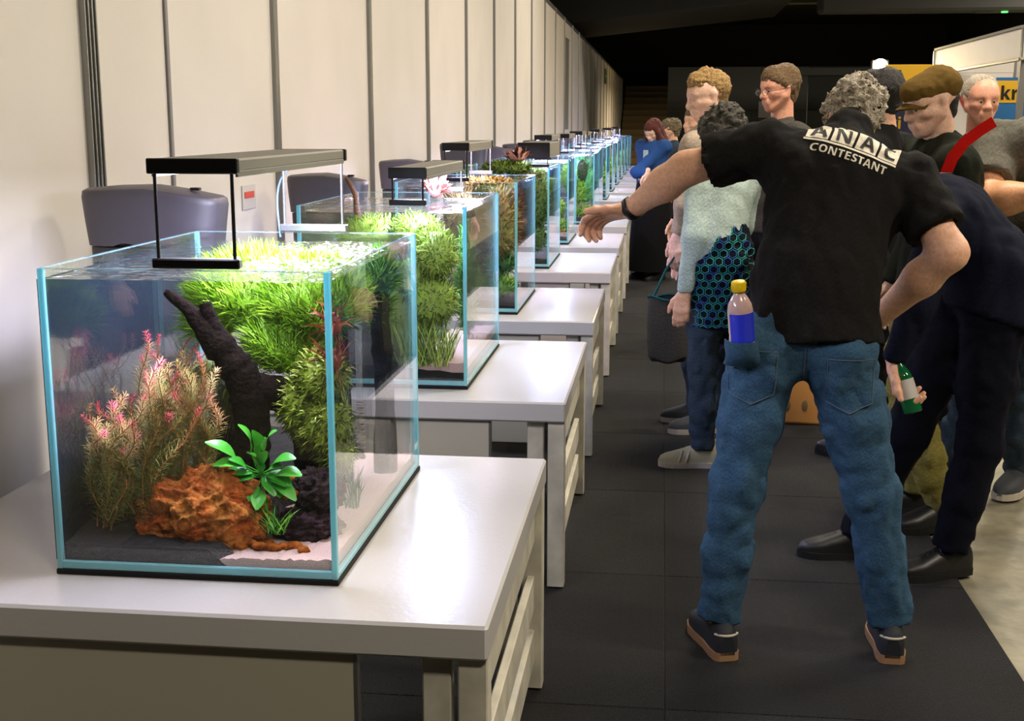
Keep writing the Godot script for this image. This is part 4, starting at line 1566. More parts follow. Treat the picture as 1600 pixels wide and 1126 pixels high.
	for q in [[-0.905, 0.925, -0.9, 0.5], [-0.860, 0.945, -0.15, 1.0], [-0.815, 0.950, 0.6, 0.9], [-0.842, 0.905, 0.3, 0.9], [-0.800, 0.905, 1.0, 0.25], [-0.875, 0.90, -0.8, 0.0], [-0.79, 0.875, 1.0, 0.0], [-0.82, 0.875, 0.9, -0.35], [-0.86, 0.880, -0.9, -0.15], [-0.805, 0.855, 0.7, -0.5], [-0.85, 0.83, 0.2, -0.8], [-0.83, 0.81, -0.4, -0.7], [-0.84, 0.93, 0.1, 1.0]]:
		var b := Vector3(q[0], q[1] - 0.012, -2.475 + rnd(-0.02, 0.012))
		b = heart.lerp(b, 0.75)
		lv.append([heart.lerp(b, 0.55) + Vector3(0, -0.006, 0.008), Vector3(q[2] + rnd(-0.5, 0.5), q[3] + rnd(-0.2, 0.4), 0.5 + rnd(-0.2, 0.3)), rnd(0.040, 0.055), rnd(0.026, 0.033), Color(0.03, 0.28, 0.02).lerp(Color(0.10, 0.50, 0.045), rnd(0, 1)), heart])
		lv.append([b, Vector3(q[2], q[3] + 0.15, 0.35 + rnd(-0.2, 0.2)), rnd(0.058, 0.074), rnd(0.034, 0.042), Color(0.03, 0.28, 0.02).lerp(Color(0.10, 0.50, 0.045), rnd(0, 1)), heart])
	broad_plant("broad_leaf_plant", "small plant with broad bright green leaves above the orange rock", lv)
	tuft("green_tuft", "small bright green tuft between orange and dark rocks", Vector3(-0.792, 0.745, -2.455), 0.018, 0.055, 46, Color(0.06, 0.30, 0.02), Color(0.22, 0.62, 0.06), 0.0035, "", 1.1)
	tuft("green_tuft", "thin dark green tuft at the corner of first tank", Vector3(-0.665, 0.76, -2.60), 0.014, 0.09, 40, Color(0.03, 0.16, 0.02), Color(0.10, 0.34, 0.05), 0.003)
	# shrimp-red sprigs in the moss
	rng.seed = 71
	moss("red_sprig", "thin red sprigs growing out of the bright moss", "water plant", [[Vector3(-0.70, 1.17, -2.60), Vector3(0.022, 0.03, 0.012), 40], [Vector3(-0.70, 1.09, -2.60), Vector3(0.022, 0.03, 0.012), 40]], 0.06, 0.004, Color(0.30, 0.05, 0.02), Color(0.60, 0.16, 0.08), Vector3(0.1, 0.3, 0.6))
	# floating plants drifting under the light
	rng.seed = 81
	var fp := MB.new()
	for i in 620:
		var c := Vector3(-0.79 + 0.135 * rng.randfn(0, 0.55), RIM_Y - 0.019, -2.80 + 0.24 * rng.randfn(0, 0.6))
		c.x = clampf(c.x, x0 + 0.04, x1 - 0.03)
		c.z = clampf(c.z, z1 + 0.05, z0 - 0.04)
		var k := rnd(0, 1)
		leaf_into(fp, c, Vector3(rnd(-1, 1), rnd(0.05, 0.35), rnd(-1, 1)), Vector3.UP, rnd(0.010, 0.019), rnd(0.008, 0.013), Color(0.42, 0.62, 0.22).lerp(Color(0.80, 0.86, 0.62), k))
	tag(put("floating_plants", fp, M.leaf), "pale floating leaves spread over the water of first tank", "water plant", "", "stuff")
	# glass pipe with a strainer
	var pipe := thing("glass_pipe", Vector3(-0.735, 0.75, -2.97), "clear glass pipe with a slotted strainer standing in first tank", "pipe")
	var pp := MB.new()
	pp.tube([Vector3(-0.735, 1.26, -2.97), Vector3(-0.735, 0.92, -2.97)], [0.008, 0.008], 10)
	put("tube", pp, M.pipe_glass, pipe)
	for i in 9:
		var rg := MB.new()
		rg.lathe([[0.0105, -0.002], [0.0125, 0.0], [0.0105, 0.002]], Vector3(-0.735, 0.91 - 0.014 * i, -2.97), Vector3.UP, 10)
		put("strainer_ring", rg, M.poster_white, pipe)


func small_tank(k: int, x0: float, x1: float, z0: float, z1: float) -> void:
	var o: String = ORD[k]
	var a := aquarium(x0, x1, z0, z1, "glass aquarium on the %s table of the row" % o, "aquariums along the partition")
	var near := k < 6
	var sandy := k in [1, 4]
	heights("soil", M.soil, a, x0 + 0.011, x1 - 0.011, z0 - 0.012, z1 + 0.011, TANK_Y + 0.011, 14 if near else 5, 14 if near else 5, func(x, z):
		return TANK_Y + 0.045 + 0.035 * clampf((x1 - x) / 0.6, 0, 1) + 0.006 * noise.get_noise_2d(x * 400.0, z * 400.0))
	if sandy:
		heights("sand", M.sand, a, x1 - 0.20, x1 - 0.012, z0 - 0.013, z1 + 0.012, TANK_Y + 0.0115, 10, 16, func(x, z):
			return TANK_Y + 0.060 + 0.006 * noise.get_noise_2d(x * 300.0, z * 300.0) + 0.02 * smoothstep(x1 - 0.18, x1 - 0.1, x))
	var C := func(u: float, v: float, w: float) -> Vector3: return Vector3(lerpf(x0, x1, u), lerpf(TANK_Y, RIM_Y, v), lerpf(z0, z1, w))
	rng.seed = 100 + k
	match k:
		1:
			moss("moss_cushion", "stacked rounded moss cushions in the second tank", "moss", [
				[C.call(0.62, 0.82, 0.30), Vector3(0.10, 0.075, 0.10), 1500], [C.call(0.80, 0.72, 0.12), Vector3(0.075, 0.09, 0.07), 1400], [C.call(0.78, 0.46, 0.10), Vector3(0.085, 0.09, 0.06), 1600], [C.call(0.66, 0.56, 0.16), Vector3(0.06, 0.10, 0.06), 900], [C.call(0.35, 0.80, 0.35), Vector3(0.15, 0.07, 0.12), 1500], [C.call(0.55, 0.36, 0.22), Vector3(0.14, 0.14, 0.10), 1200]],
				0.026, 0.0032, Color(0.14, 0.28, 0.02), Color(0.46, 0.62, 0.08), Vector3(0, 0.1, 0.2))
			tuft("needle_leaf_plant", "long fine needle grass at the base of the second tank", C.call(0.74, 0.11, 0.08), 0.09, 0.16, 420, Color(0.14, 0.26, 0.02), Color(0.42, 0.58, 0.08), 0.003)
			moss("moss_tower", "tall dark green moss column against the aisle glass of second tank", "moss", [[C.call(0.90, 0.62, 0.45), Vector3(0.03, 0.17, 0.05), 1200], [C.call(0.88, 0.32, 0.55), Vector3(0.03, 0.10, 0.06), 700]], 0.03, 0.003, Color(0.03, 0.14, 0.01), Color(0.12, 0.34, 0.03), Vector3(0, 0.6, 0))
			wood("tan_branch", "bare tan branch reaching out above the second tank", [[[C.call(0.15, 1.13, 0.40), 0.006], [C.call(0.20, 1.05, 0.40), 0.010], [C.call(0.215, 0.98, 0.40), 0.011], [C.call(0.24, 0.7, 0.40), 0.014]]], M.branch_tan)
			moss("pink_leaf_plant", "pink leafy plant standing above the water of second tank", "water plant", [[C.call(0.62, 1.03, 0.78), Vector3(0.035, 0.03, 0.04), 80]], 0.04, 0.014, Color(0.60, 0.16, 0.12), Color(0.85, 0.40, 0.33), Vector3(0, 0.5, 0), "", -0.2)
			rock("dark_rock", "low dark stone on the soil of second tank", C.call(0.55, 0.13, 0.10), Vector3(0.06, 0.025, 0.04), [Color(0.05, 0.04, 0.035), Color(0.09, 0.07, 0.06)], 88, 0.5, 24, 16)
		2:
			moss("stem_thicket", "tangled tan and olive stems in the third tank", "water plant", [[C.call(0.85, 0.66, 0.10), Vector3(0.07, 0.17, 0.06), 1000], [C.call(0.55, 0.7, 0.3), Vector3(0.14, 0.15, 0.14), 1000]], 0.06, 0.004, Color(0.16, 0.11, 0.02), Color(0.48, 0.36, 0.12), Vector3(0.2, 0.2, 0.2))
			moss("moss_cushion", "bright green low bush at the corner of third tank", "moss", [[C.call(0.86, 0.20, 0.07), Vector3(0.07, 0.055, 0.05), 900], [C.call(0.6, 0.22, 0.12), Vector3(0.10, 0.07, 0.06), 700]], 0.03, 0.004, G1, G3, Vector3(0, 0.6, 0.2))
			moss("fern_clump", "dark green fern clump in the middle of third tank", "water plant", [[C.call(0.84, 0.36, 0.12), Vector3(0.06, 0.06, 0.05), 300]], 0.05, 0.010, Color(0.02, 0.13, 0.02), Color(0.08, 0.34, 0.05), Vector3(0, 0.5, 0.3))
			wood("driftwood", "black driftwood root in the third tank", [[[C.call(0.85, 0.46, 0.10), 0.018], [C.call(0.7, 0.42, 0.14), 0.024], [C.call(0.5, 0.14, 0.2), 0.03]]], M.driftwood)
			moss("red_leaf_tower", "red brown plant column behind the aisle glass of third tank", "water plant", [[C.call(0.92, 0.66, 0.5), Vector3(0.025, 0.17, 0.09), 900]], 0.03, 0.005, Color(0.22, 0.06, 0.03), Color(0.55, 0.22, 0.12), Vector3(0.3, 0.4, 0))
			moss("orange_leaf_plant", "orange leaves floating at the surface of third tank", "water plant", [[C.call(0.70, 0.985, 0.30), Vector3(0.12, 0.012, 0.12), 500]], 0.025, 0.010, Color(0.35, 0.16, 0.03), Color(0.60, 0.45, 0.12), Vector3(0, 0.2, 0))
		3:
			moss("moss_tree", "moss tree spreading out above the fourth tank", "moss", [[C.call(0.55, 1.00, 0.02), Vector3(0.16, 0.035, 0.10), 1500], [C.call(0.75, 0.93, 0.10), Vector3(0.12, 0.05, 0.08), 900]], 0.03, 0.005, Color(0.07, 0.16, 0.015), Color(0.30, 0.42, 0.06), Vector3(0, 0.3, 0))
			moss("dark_bush", "dark green bush filling the end of fourth tank", "water plant", [[C.call(0.86, 0.66, 0.08), Vector3(0.075, 0.20, 0.06), 1500], [C.call(0.84, 0.30, 0.08), Vector3(0.07, 0.10, 0.05), 900]], 0.03, 0.005, Color(0.03, 0.09, 0.01), Color(0.16, 0.32, 0.04), Vector3(0, 0.2, 0.2))
			moss("pink_sprig", "pink leaved sprig on top of the moss tree", "water plant", [[C.call(0.66, 1.10, 0.0), Vector3(0.06, 0.03, 0.05), 90]], 0.05, 0.014, Color(0.30, 0.10, 0.06), Color(0.75, 0.40, 0.34), Vector3(0, 0.8, 0), "", -0.2)
		4:
			moss("moss_slope", "diagonal bright moss slope in the fifth tank", "moss", [[C.call(0.75, 0.62, 0.2), Vector3(0.06, 0.10, 0.05), 700], [C.call(0.85, 0.40, 0.12), Vector3(0.05, 0.08, 0.05), 600], [C.call(0.92, 0.20, 0.06), Vector3(0.04, 0.05, 0.04), 500]], 0.025, 0.005, G1, G3, Vector3(0.2, 0.3, 0))
			moss("orange_sprig", "small orange and yellow sprig by the glass of fifth tank", "water plant", [[C.call(0.92, 0.13, 0.05), Vector3(0.03, 0.03, 0.03), 200]], 0.03, 0.007, Color(0.45, 0.20, 0.02), Color(0.75, 0.60, 0.10), Vector3(0, 0.6, 0))
		5:
			moss("moss_slope", "bright green moss ridge running down in the sixth tank", "moss", [[C.call(0.60, 0.66, 0.1), Vector3(0.07, 0.12, 0.06), 900], [C.call(0.76, 0.42, 0.08), Vector3(0.06, 0.12, 0.05), 900], [C.call(0.82, 0.17, 0.07), Vector3(0.10, 0.05, 0.05), 900]], 0.03, 0.006, Color(0.10, 0.34, 0.015), Color(0.36, 0.74, 0.06), Vector3(0.1, 0.4, 0))
			moss("tall_grass", "soft blue green grass at the back of sixth tank", "water plant", [[C.call(0.75, 0.55, 0.5), Vector3(0.12, 0.25, 0.06), 900]], 0.05, 0.006, Color(0.03, 0.30, 0.10), Color(0.15, 0.55, 0.22), Vector3(0, 0.8, 0))
			rock("dark_rock", "dark pointed stone leaning in the sixth tank", C.call(0.80, 0.74, 0.16), Vector3(0.05, 0.11, 0.04), [Color(0.05, 0.07, 0.06), Color(0.10, 0.12, 0.10)], 93, 0.4, 20, 14)
		_:
			moss("moss_cushion", "green moss mound in the %s tank of the row" % o, "moss", [[C.call(0.72, 0.22, 0.15), Vector3(0.12, 0.09, 0.10), 260], [C.call(0.85, rnd(0.35, 0.5), 0.3), Vector3(0.05, 0.13, 0.06), 220]], 0.04, 0.010, G1, G3, Vector3(0, 0.5, 0))
			wood("driftwood", "dark driftwood stem in the %s tank of the row" % o, [[[C.call(0.7, 0.9, 0.3), 0.012], [C.call(0.78, 0.5, 0.25), 0.02], [C.call(0.75, 0.12, 0.2), 0.03]]], M.driftwood)


func row_of_tanks() -> void:
	var zf := [-2.18, -4.09, -5.84, -7.80, -9.42, -11.35, -13.2, -15.04, -16.88, -18.72, -20.56, -22.4, -24.24, -26.08]
	var rx := [-0.638, -0.667, -0.69, -0.71, -0.704, -0.612, -0.66, -0.66, -0.66, -0.66, -0.66, -0.66, -0.66, -0.66]
	for k in zf.size():
		var z: float = zf[k]
		table(z, z - 1.205, -1.64, -0.305, "white laminate table under the aquarium, %s in the row" % ORD[k], "white tables in the row")
		var x1: float = rx[k]
		var z0 := z - 0.175
		var z1 := z0 - 0.87
		if k == 0:
			first_tank(x1 - 0.599, x1, z0, z1)
			led_light(-0.998, -0.818, z0 - 0.012, z1 + 0.012, RIM_Y + 0.003, 1.530, LED, Color(0.87, 0.87, 1.0), "black and grey LED light bar standing on the first tank", "aquarium lights")
			led_cable(Vector3(-0.90, 1.50, z1 + 0.03))
		else:
			small_tank(k, x1 - 0.599, x1, z0, z1)
			var w := 0.13 if k != 3 else 0.20
			var cx := x1 - [0.0, 0.205, 0.30, 0.10, 0.20, 0.30, 0.25, 0.3, 0.25, 0.3, 0.25, 0.3, 0.25, 0.3][k] as float
			var yt: float = [0, 1.445, 1.50, 1.47, 1.50, 1.49, 1.50, 1.48, 1.5, 1.48, 1.5, 1.49, 1.5, 1.49][k]
			led_light(cx - w / 2, cx + w / 2, z0 - 0.012, z1 + 0.012, RIM_Y + 0.003, yt, LED * [0, 0.9, 0.9, 0.8, 0.9, 1.0, 0.8, 0.8, 0.8, 0.8, 0.8, 0.8, 0.8, 0.8][k], Color(0.74, 0.80, 1.0) if k % 2 else Color(0.84, 0.78, 1.0), "black LED light bar standing on the %s tank of the row" % ORD[k], "aquarium lights", k < 3, 0.038 if k != 3 else 0.10)
		if k < 9:
			filter_unit(-1.58, -1.24 if k else -1.185, z - 1.05, z - 1.225, [1.432, 1.388, 1.395, 1.46, 1.40, 1.39, 1.4, 1.4, 1.4][k], "dark grey canister filter with a curved lid behind the %s tank" % ORD[k], "canister filters by the partition")


func led_cable(at: Vector3) -> void:
	var mb := MB.new()
	var p := []
	var r := []
	for i in 13:
		var t := i / 12.0
		p.append(at + Vector3(-0.10 * t - 0.05 * sin(t * PI), -0.20 * t * t, -0.02 - 0.02 * sin(t * PI)))
		r.append(0.003)
	mb.tube(p, r, 6)
	tag(put("lamp_cable", mb, M.cable), "thin pale blue cable curving down from the first light bar", "cable")


# ---------------------------------------------------------------- the visitors
func visitors() -> void:
	# the man in the black shirt, seen from behind, pointing at a tank
	var j := stand(Vector3(0.46, 0, -3.66), Vector3(-0.12, 0, -1), 1.84)
	j.f = Vector3(-0.10, 0, -1).normalized()
	j.pel = Vector3(0.425, 1.00, -3.70)
	j.wai = Vector3(0.455, 1.13, -3.73)
	j.che = Vector3(0.515, 1.38, -3.86)
	j.nek = Vector3(0.560, 1.565, -3.97)
	j.hed = Vector3(0.585, 1.607, -4.08)
	j.fd = Vector3(-0.35, -0.62, -0.75).normalized()
	j.hu = Vector3(0.12, 0.8, -0.6)
	j.head_scale = 0.90
	j.sl = Vector3(0.315, 1.520, -3.95)
	j.sr = Vector3(0.735, 1.425, -3.88)
	j.el = Vector3(0.075, 1.455, -4.02)
	j.wl = Vector3(-0.105, 1.312, -4.17)
	j.dl = Vector3(-0.85, -0.18, -0.30)
	j.nl = Vector3(-0.15, -0.9, 0.35)
	j.er = Vector3(0.838, 1.225, -3.76)
	j.wr = Vector3(0.675, 0.985, -3.98)
	j.dr = Vector3(-0.7, -0.6, -0.3)
	j.nr = Vector3(-0.3, 0.1, 0.8)
	j.hl = Vector3(0.315, 0.945, -3.70)
	j.hr = Vector3(0.525, 0.935, -3.70)
	j.kl = Vector3(0.243, 0.53, -3.66)
	j.kr = Vector3(0.640, 0.52, -3.68)
	j.al = Vector3(0.205, 0.105, -3.66)
	j.ar = Vector3(0.722, 0.105, -3.70)
	j.fl = Vector3(-0.28, 0, -1)
	j.fr = Vector3(0.05, 0, -1)
	var a := person("person in a black lettered t-shirt and blue jeans, bending and pointing at a tank", j, {
		"keep": true, "cell": 0.0105, "head_cell": 0.0055, "hair_cell": 0.0055, "hand_cell": 0.0038, "hair": "hair_grey", "style": "curly", "top": "tee_black", "top_name": "t_shirt", "top_label": "black t-shirt with white lettering across the shoulders", "sleeve": "short", "sleeve_to": 0.70, "sleeve_wide": 1.12, "loose": 1.12, "hem": Vector3(0.462, 0.945, -3.70), "fold": 0.012,
		"arm": 1.12, "bottom": "denim", "bottom_name": "jeans", "leg": 1.0, "leg_fold": 0.013, "shoe": "shoe_navy", "sole": "sole_tan", "eyes": false,
		"hand_l": {"curl": [0.55, 0.75, 0.8, 0.7], "open": 0.9, "size": 1.12, "side": 1.0}, "hand_r": {"curl": [0.5, 0.5, 0.5, 0.5]}})
	shirt_print(a)
	jeans_details(a)
	for k in [["l", j.al, j.fl], ["r", j.ar, j.fr]]:
		var f: Vector3 = k[2].normalized()
		var r: Vector3 = f.cross(Vector3.UP)
		var hb := MB.new()
		var pth := []
		for i in 7:
			var t := -1.0 + i / 3.0
			pth.append(Vector3(k[1].x, 0.083, k[1].z) - f * (0.086 - 0.02 * t * t) + r * t * 0.036)
		hb.tube(pth, [0.004, 0.005, 0.005, 0.005, 0.005, 0.005, 0.004], 6)
		put("heel_stripe", hb, M.sole_white, a)
	# wrist band
	var wb := MB.new()
	var ax := (j.wl - j.el as Vector3).normalized()
	wb.lathe([[0.036, -0.013], [0.040, -0.011], [0.041, 0.0], [0.040, 0.011], [0.036, 0.013]], j.wl - ax * 0.012, ax, 24)
	tag(put("wrist_band", wb, M.black_plastic), "dark wrist band on the pointing arm", "wrist band")
	bottle()
	# the pocket cloth that bulges round the bottle
	var pk := MB.new()
	var pp := PackedVector3Array()
	var pax := Vector3(-0.10, 1, 0.10).normalized()
	for v in 5:
		for i in 17:
			var t := lerpf(-0.10, PI + 0.10, i / 16.0)
			var rr: float = [0.050, 0.046, 0.043, 0.0415, 0.0405][v]
			pp.append(Vector3(0.240, 0.955, -3.548) + pax * (-0.045 + 0.020 * v) + Vector3(-cos(t) * rr * 1.1, 0, sin(t) * rr - [0.055, 0.022, 0.008, 0.002, 0.0][v]))
	pk.smooth_grid(pp, 17, 5)
	put("bulging_pocket", pk, M.denim, a)
	# bent visitor in dark navy with a bottle in hand
	var h := stand(Vector3(0.98, 0, -4.45), Vector3(-1, 0, -0.1), 1.80)
	h.f = Vector3(-0.75, -0.62, -0.1).normalized()
	h.pel = Vector3(1.135, 0.985, -4.47)
	h.wai = Vector3(1.16, 1.10, -4.49)
	h.che = Vector3(1.02, 1.245, -4.52)
	h.nek = Vector3(0.875, 1.30, -4.56)
	h.hed = Vector3(0.755, 1.30, -4.60)
	h.fd = Vector3(-0.7, -0.7, 0)
	h.hu = Vector3(-0.7, 0.7, 0)
	h.sl = Vector3(0.93, 1.27, -4.36)
	h.sr = Vector3(0.93, 1.27, -4.70)
	h.el = Vector3(0.868, 0.995, -4.32)
	h.wl = Vector3(0.800, 0.790, -4.32)
	h.dl = Vector3(0.22, -0.95, 0.10)
	h.nl = Vector3(0.85, 0.2, 0.35)
	h.er = Vector3(1.12, 1.05, -4.74)
	h.wr = Vector3(1.10, 0.98, -4.60)
	h.hl = Vector3(1.14, 0.93, -4.40)
	h.hr = Vector3(1.06, 0.93, -4.55)
	h.kl = Vector3(1.125, 0.50, -4.40)
	h.kr = Vector3(0.905, 0.48, -4.56)
	h.al = Vector3(1.055, 0.10, -4.42)
	h.ar = Vector3(0.745, 0.085, -4.57)
	h.fl = Vector3(-0.75, 0, 0.35)
	h.fr = Vector3(-1, 0, 0.05)
	person("person in dark navy clothes bending forward with a green bottle in hand", h, {
		"cell": 0.013, "hair": "hair_dark", "head_cell": 0.008, "top": "navy", "top_name": "jacket", "loose": 1.15, "sleeve_wide": 1.12, "hem": h.pel + Vector3(0.02, -0.06, 0), "bottom": "navy_trousers", "leg": 1.0, "shoe": "shoe_black", "sole": "sole_black", "hand_cell": 0.004,
		"hand_l": {"curl": [0.75, 0.78, 0.8, 0.8], "open": 0.5, "size": 1.1, "side": 1.0}, "eyes": false})
	green_bottle()
	# visitor in the pale shirt with a patterned jacket round the waist
	var b := stand(Vector3(0.26, 0, -5.80), Vector3(-1, 0, -0.45), 1.74)
	b.che = Vector3(0.285, 1.27, -5.86)
	b.nek = Vector3(0.265, 1.43, -5.93)
	b.hed = Vector3(0.285, 1.545, -6.0)
	b.fd = Vector3(-0.8, -0.7, -0.5)
	b.hu = Vector3(-0.5, 0.8, -0.3)
	b.sl = Vector3(0.165, 1.36, -5.78)
	b.sr = Vector3(0.415, 1.37, -5.98)
	b.el = Vector3(0.150, 1.09, -5.68)
	b.wl = Vector3(0.115, 0.84, -5.67)
	b.dl = Vector3(-0.15, -1, 0)
	b.nl = Vector3(0.3, 0, -0.9)
	b.hl = Vector3(0.215, 0.90, -5.75)
	b.hr = Vector3(0.33, 0.90, -5.88)
	b.kl = Vector3(0.205, 0.46, -5.76)
	b.kr = Vector3(0.34, 0.47, -5.90)
	b.al = Vector3(0.215, 0.09, -5.76)
	b.ar = Vector3(0.36, 0.09, -5.92)
	b.fl = Vector3(-1, 0, 0.05)
	b.fr = Vector3(-1, 0, -0.1)
	var bp := person("person in a pale long-sleeved shirt with a patterned jacket round the waist", b, {"cell": 0.013, "head_cell": 0.007, "hair": "hair_ash", "style": "curly", "top": "shirt_pale", "loose": 1.05, "hem": Vector3(0.265, 0.985, -5.81), "bottom": "denim_dark", "bottom_name": "jeans", "leg": 0.92, "leg_fold": 0.016, "shoe": "shoe_cream", "sole": "sole_white", "shoe_size": 1.0, "eyes": false})
	for q in [0.0, 0.034]:
		var f := Vector3(-1, 0, 0.05).normalized()
		var st := MB.new()
		var c = Vector3(0.215, 0.03, -5.76) + f * (0.075 + q)
		st.tube([c + Vector3(0, 0.0, 0.048), c + Vector3(0, 0.03, 0.044) - f * 0.01, c + Vector3(0, 0.055, 0.028) - f * 0.018], [0.005, 0.006, 0.005], 6)
		put("shoe_stripe", st, M.sole_white, bp)
	tied_jacket()
	# fair-haired visitor in a cream sweater
	var c2 := stand(Vector3(0.22, 0, -6.55), Vector3(-1, 0, 0.15), 1.84)
	c2.hed = Vector3(0.222, 1.722, -6.53)
	c2.fd = Vector3(-1, -0.22, 0.28)
	c2.sl = Vector3(0.165, 1.475, -6.38)
	c2.el = Vector3(0.125, 1.19, -6.36)
	c2.wl = Vector3(0.088, 1.04, -6.36)
	c2.dl = Vector3(-0.1, -1, 0.1)
	c2.nl = Vector3(0.6, 0, -0.8)
	person("person with fair quiffed hair in a cream sweater, looking at the tanks", c2, {"cell": 0.015, "head_cell": 0.0055, "hair_cell": 0.006, "hair": "hair_blond", "style": "quiff", "top": "sweater_cream", "top_name": "sweater", "loose": 1.08, "bottom": "denim_dark", "shoe": "shoe_grey", "skin": M.skin_fair})
	tote()
	# man with glasses
	var d := stand(Vector3(0.64, 0, -7.2), Vector3(-0.9, 0, 0.35), 1.88)
	d.hed = Vector3(0.632, 1.775, -7.18)
	d.fd = Vector3(-0.9, -0.12, 0.5)
	person("person with brown hair and thin metal glasses behind the black t-shirt", d, {"cell": 0.018, "head_cell": 0.0055, "hair_cell": 0.006, "hair": "hair_brown", "style": "short", "top": "grey_cloth", "bottom": "black_cloth", "shoe": "shoe_black", "sole": "sole_black", "skin": M.skin_ruddy})
	glasses(d)
	# dark-haired visitor just behind the pointing man's head
	var e := stand(Vector3(1.01, 0, -6.1), Vector3(-0.8, 0, -0.6), 1.83)
	person("person with dark hair and dark coat, mostly hidden behind others", e, {"cell": 0.02, "head_cell": 0.009, "hair": "hair_dark", "style": "short", "top": "black_cloth", "top_name": "coat", "bottom": "black_cloth", "shoe": "shoe_black", "sole": "sole_black", "eyes": false})
	# woman with red hair in a denim jacket
	var w := stand(Vector3(-0.10, 0, -12.9), Vector3(-0.75, 0, 0.65), 1.67)
	w.hed = Vector3(-0.095, 1.50, -12.87)
	w.fd = Vector3(-0.55, -0.5, 0.75)
	w.el = Vector3(-0.25, 1.10, -12.72)
	w.wl = Vector3(-0.14, 1.10, -12.58)
	w.er = Vector3(-0.06, 1.08, -13.05)
	w.wr = Vector3(-0.18, 1.12, -12.75)
	var wo := person("person with long red hair in a blue denim jacket and long black skirt", w, {"cell": 0.018, "head_cell": 0.008, "hair_cell": 0.010, "hair": "hair_red", "style": "long", "top": "denim_bright", "top_name": "denim_jacket", "loose": 1.15, "sleeve_wide": 1.15, "bottom": "black_cloth", "shoe": "shoe_black", "sole": "sole_black", "skin": M.skin_fair})
	var sk := MB.new()
	sk.lathe([[0.24, 0.10], [0.225, 0.4], [0.20, 0.75], [0.165, 0.98], [0.13, 1.03]], Vector3(-0.09, 0, -12.9), Vector3.UP, 28)
	put("skirt", sk, M.black_cloth, wo)
	var bl := MB.new()
	bl.box(Vector3(-0.165, 1.20, -12.765), Vector3(0.07, 0.24, 0.012), 0.005, Basis(Vector3.UP, -0.85))
	put("blouse", bl, M.shirt_pale, wo)
	var w2 := stand(Vector3(0.10, 0, -13.9), Vector3(-1, 0, 0.2), 1.62)
	person("person with short pale hair standing behind the red haired visitor", w2, {"cell": 0.022, "head_cell": 0.010, "hair_cell": 0.01, "hair": "hair_light", "style": "curly", "top": "denim_dark", "bottom": "black_cloth", "shoe": "shoe_black", "eyes": false})
	var w3 := stand(Vector3(0.26, 0, -9.3), Vector3(-0.9, 0, 0.5), 1.70)
	person("person mostly hidden behind the cream sweater, face just showing", w3, {"cell": 0.022, "head_cell": 0.008, "hair": "hair_brown", "style": "short", "top": "black_cloth", "bottom": "black_cloth", "shoe": "shoe_black", "sole": "sole_black"})
	# man in the flat cap
	var g := stand(Vector3(1.08, 0, -5.05), Vector3(-1, 0, 0.30), 1.84)
	g.hed = Vector3(1.012, 1.668, -5.02)
	g.nek = Vector3(1.065, 1.50, -5.06)
	g.fd = Vector3(-0.90, -0.30, 0.38)
	g.sl = Vector3(1.085, 1.44, -4.86)
	g.hl = Vector3(1.00, 0.93, -4.98)
	g.kl = Vector3(0.985, 0.5, -4.93)
	g.kr = Vector3(1.03, 0.5, -5.1)
	var gp := person("person in an olive flat cap and dark green shirt with a red strap", g, {"keep": true, "cell": 0.014, "head_cell": 0.005, "hair_cell": 0.006, "hair": "hair_dark", "style": "under_cap", "top": "dark_green", "loose": 1.08, "bottom": "khaki", "shoe": "shoe_black", "sole": "sole_black", "leg_fold": 0.018, "brow": M.hair_dark, "skin": M.skin_fair})
	flat_cap(gp, g)
	shoulder_strap(gp)
	# man in the grey t-shirt with folded arms
	var i2 := stand(Vector3(1.52, 0, -5.22), Vector3(-0.75, 0, 0.70), 1.90)
	i2.sl = Vector3(1.47, 1.52, -5.02)
	i2.sr = Vector3(1.300, 1.515, -5.15)
	i2.er = Vector3(1.225, 1.300, -4.97)
	i2.wr = Vector3(1.42, 1.345, -4.82)
	i2.dr = Vector3(0.9, 0.1, 0.2)
	i2.nr = Vector3(0.2, 0, -1)
	i2.el = Vector3(1.68, 1.29, -5.02)
	i2.wl = Vector3(1.52, 1.30, -4.92)
	i2.dl = Vector3(-0.8, 0.3, -0.3)
	i2.al = Vector3(1.60, 0.095, -5.55)
	i2.ar = Vector3(1.285, 0.095, -5.45)
	i2.kl = Vector3(1.55, 0.5, -5.42)
	i2.kr = Vector3(1.32, 0.5, -5.33)
	i2.fl = Vector3(-0.55, 0, 0.8)
	i2.fr = Vector3(-0.45, 0, 0.85)
	i2.hed = Vector3(1.55, 1.80, -5.12)
	person("person in a grey t-shirt and jeans with folded arms and grey trainers", i2, {"cell": 0.0125, "head_cell": 0.008, "hair": "hair_dark", "style": "short", "top": "grey_tee", "top_name": "t_shirt", "sleeve": "short", "sleeve_to": 0.66, "sleeve_wide": 1.2, "loose": 1.12, "arm": 1.25, "bottom": "denim_dark", "bottom_name": "jeans", "leg_fold": 0.016, "shoe": "shoe_grey", "sole": "sole_white", "shoe_size": 1.05, "skin": M.skin_tan, "hand_l": {"skip": true}})
	# older man behind
	var q2 := stand(Vector3(1.54, 0, -6.45), Vector3(-0.15, 0, 1), 1.79)
	q2.hed = Vector3(1.530, 1.700, -6.40)
	q2.fd = Vector3(0.10, -0.08, 1)
	person("person with short grey hair looking out between the cap and the grey t-shirt", q2, {"cell": 0.018, "head_cell": 0.0055, "hair_cell": 0.006, "hair": "hair_grey", "style": "crop", "top": "black_cloth", "bottom": "black_cloth", "shoe": "shoe_black", "sole": "sole_black", "skin": M.skin_ruddy})


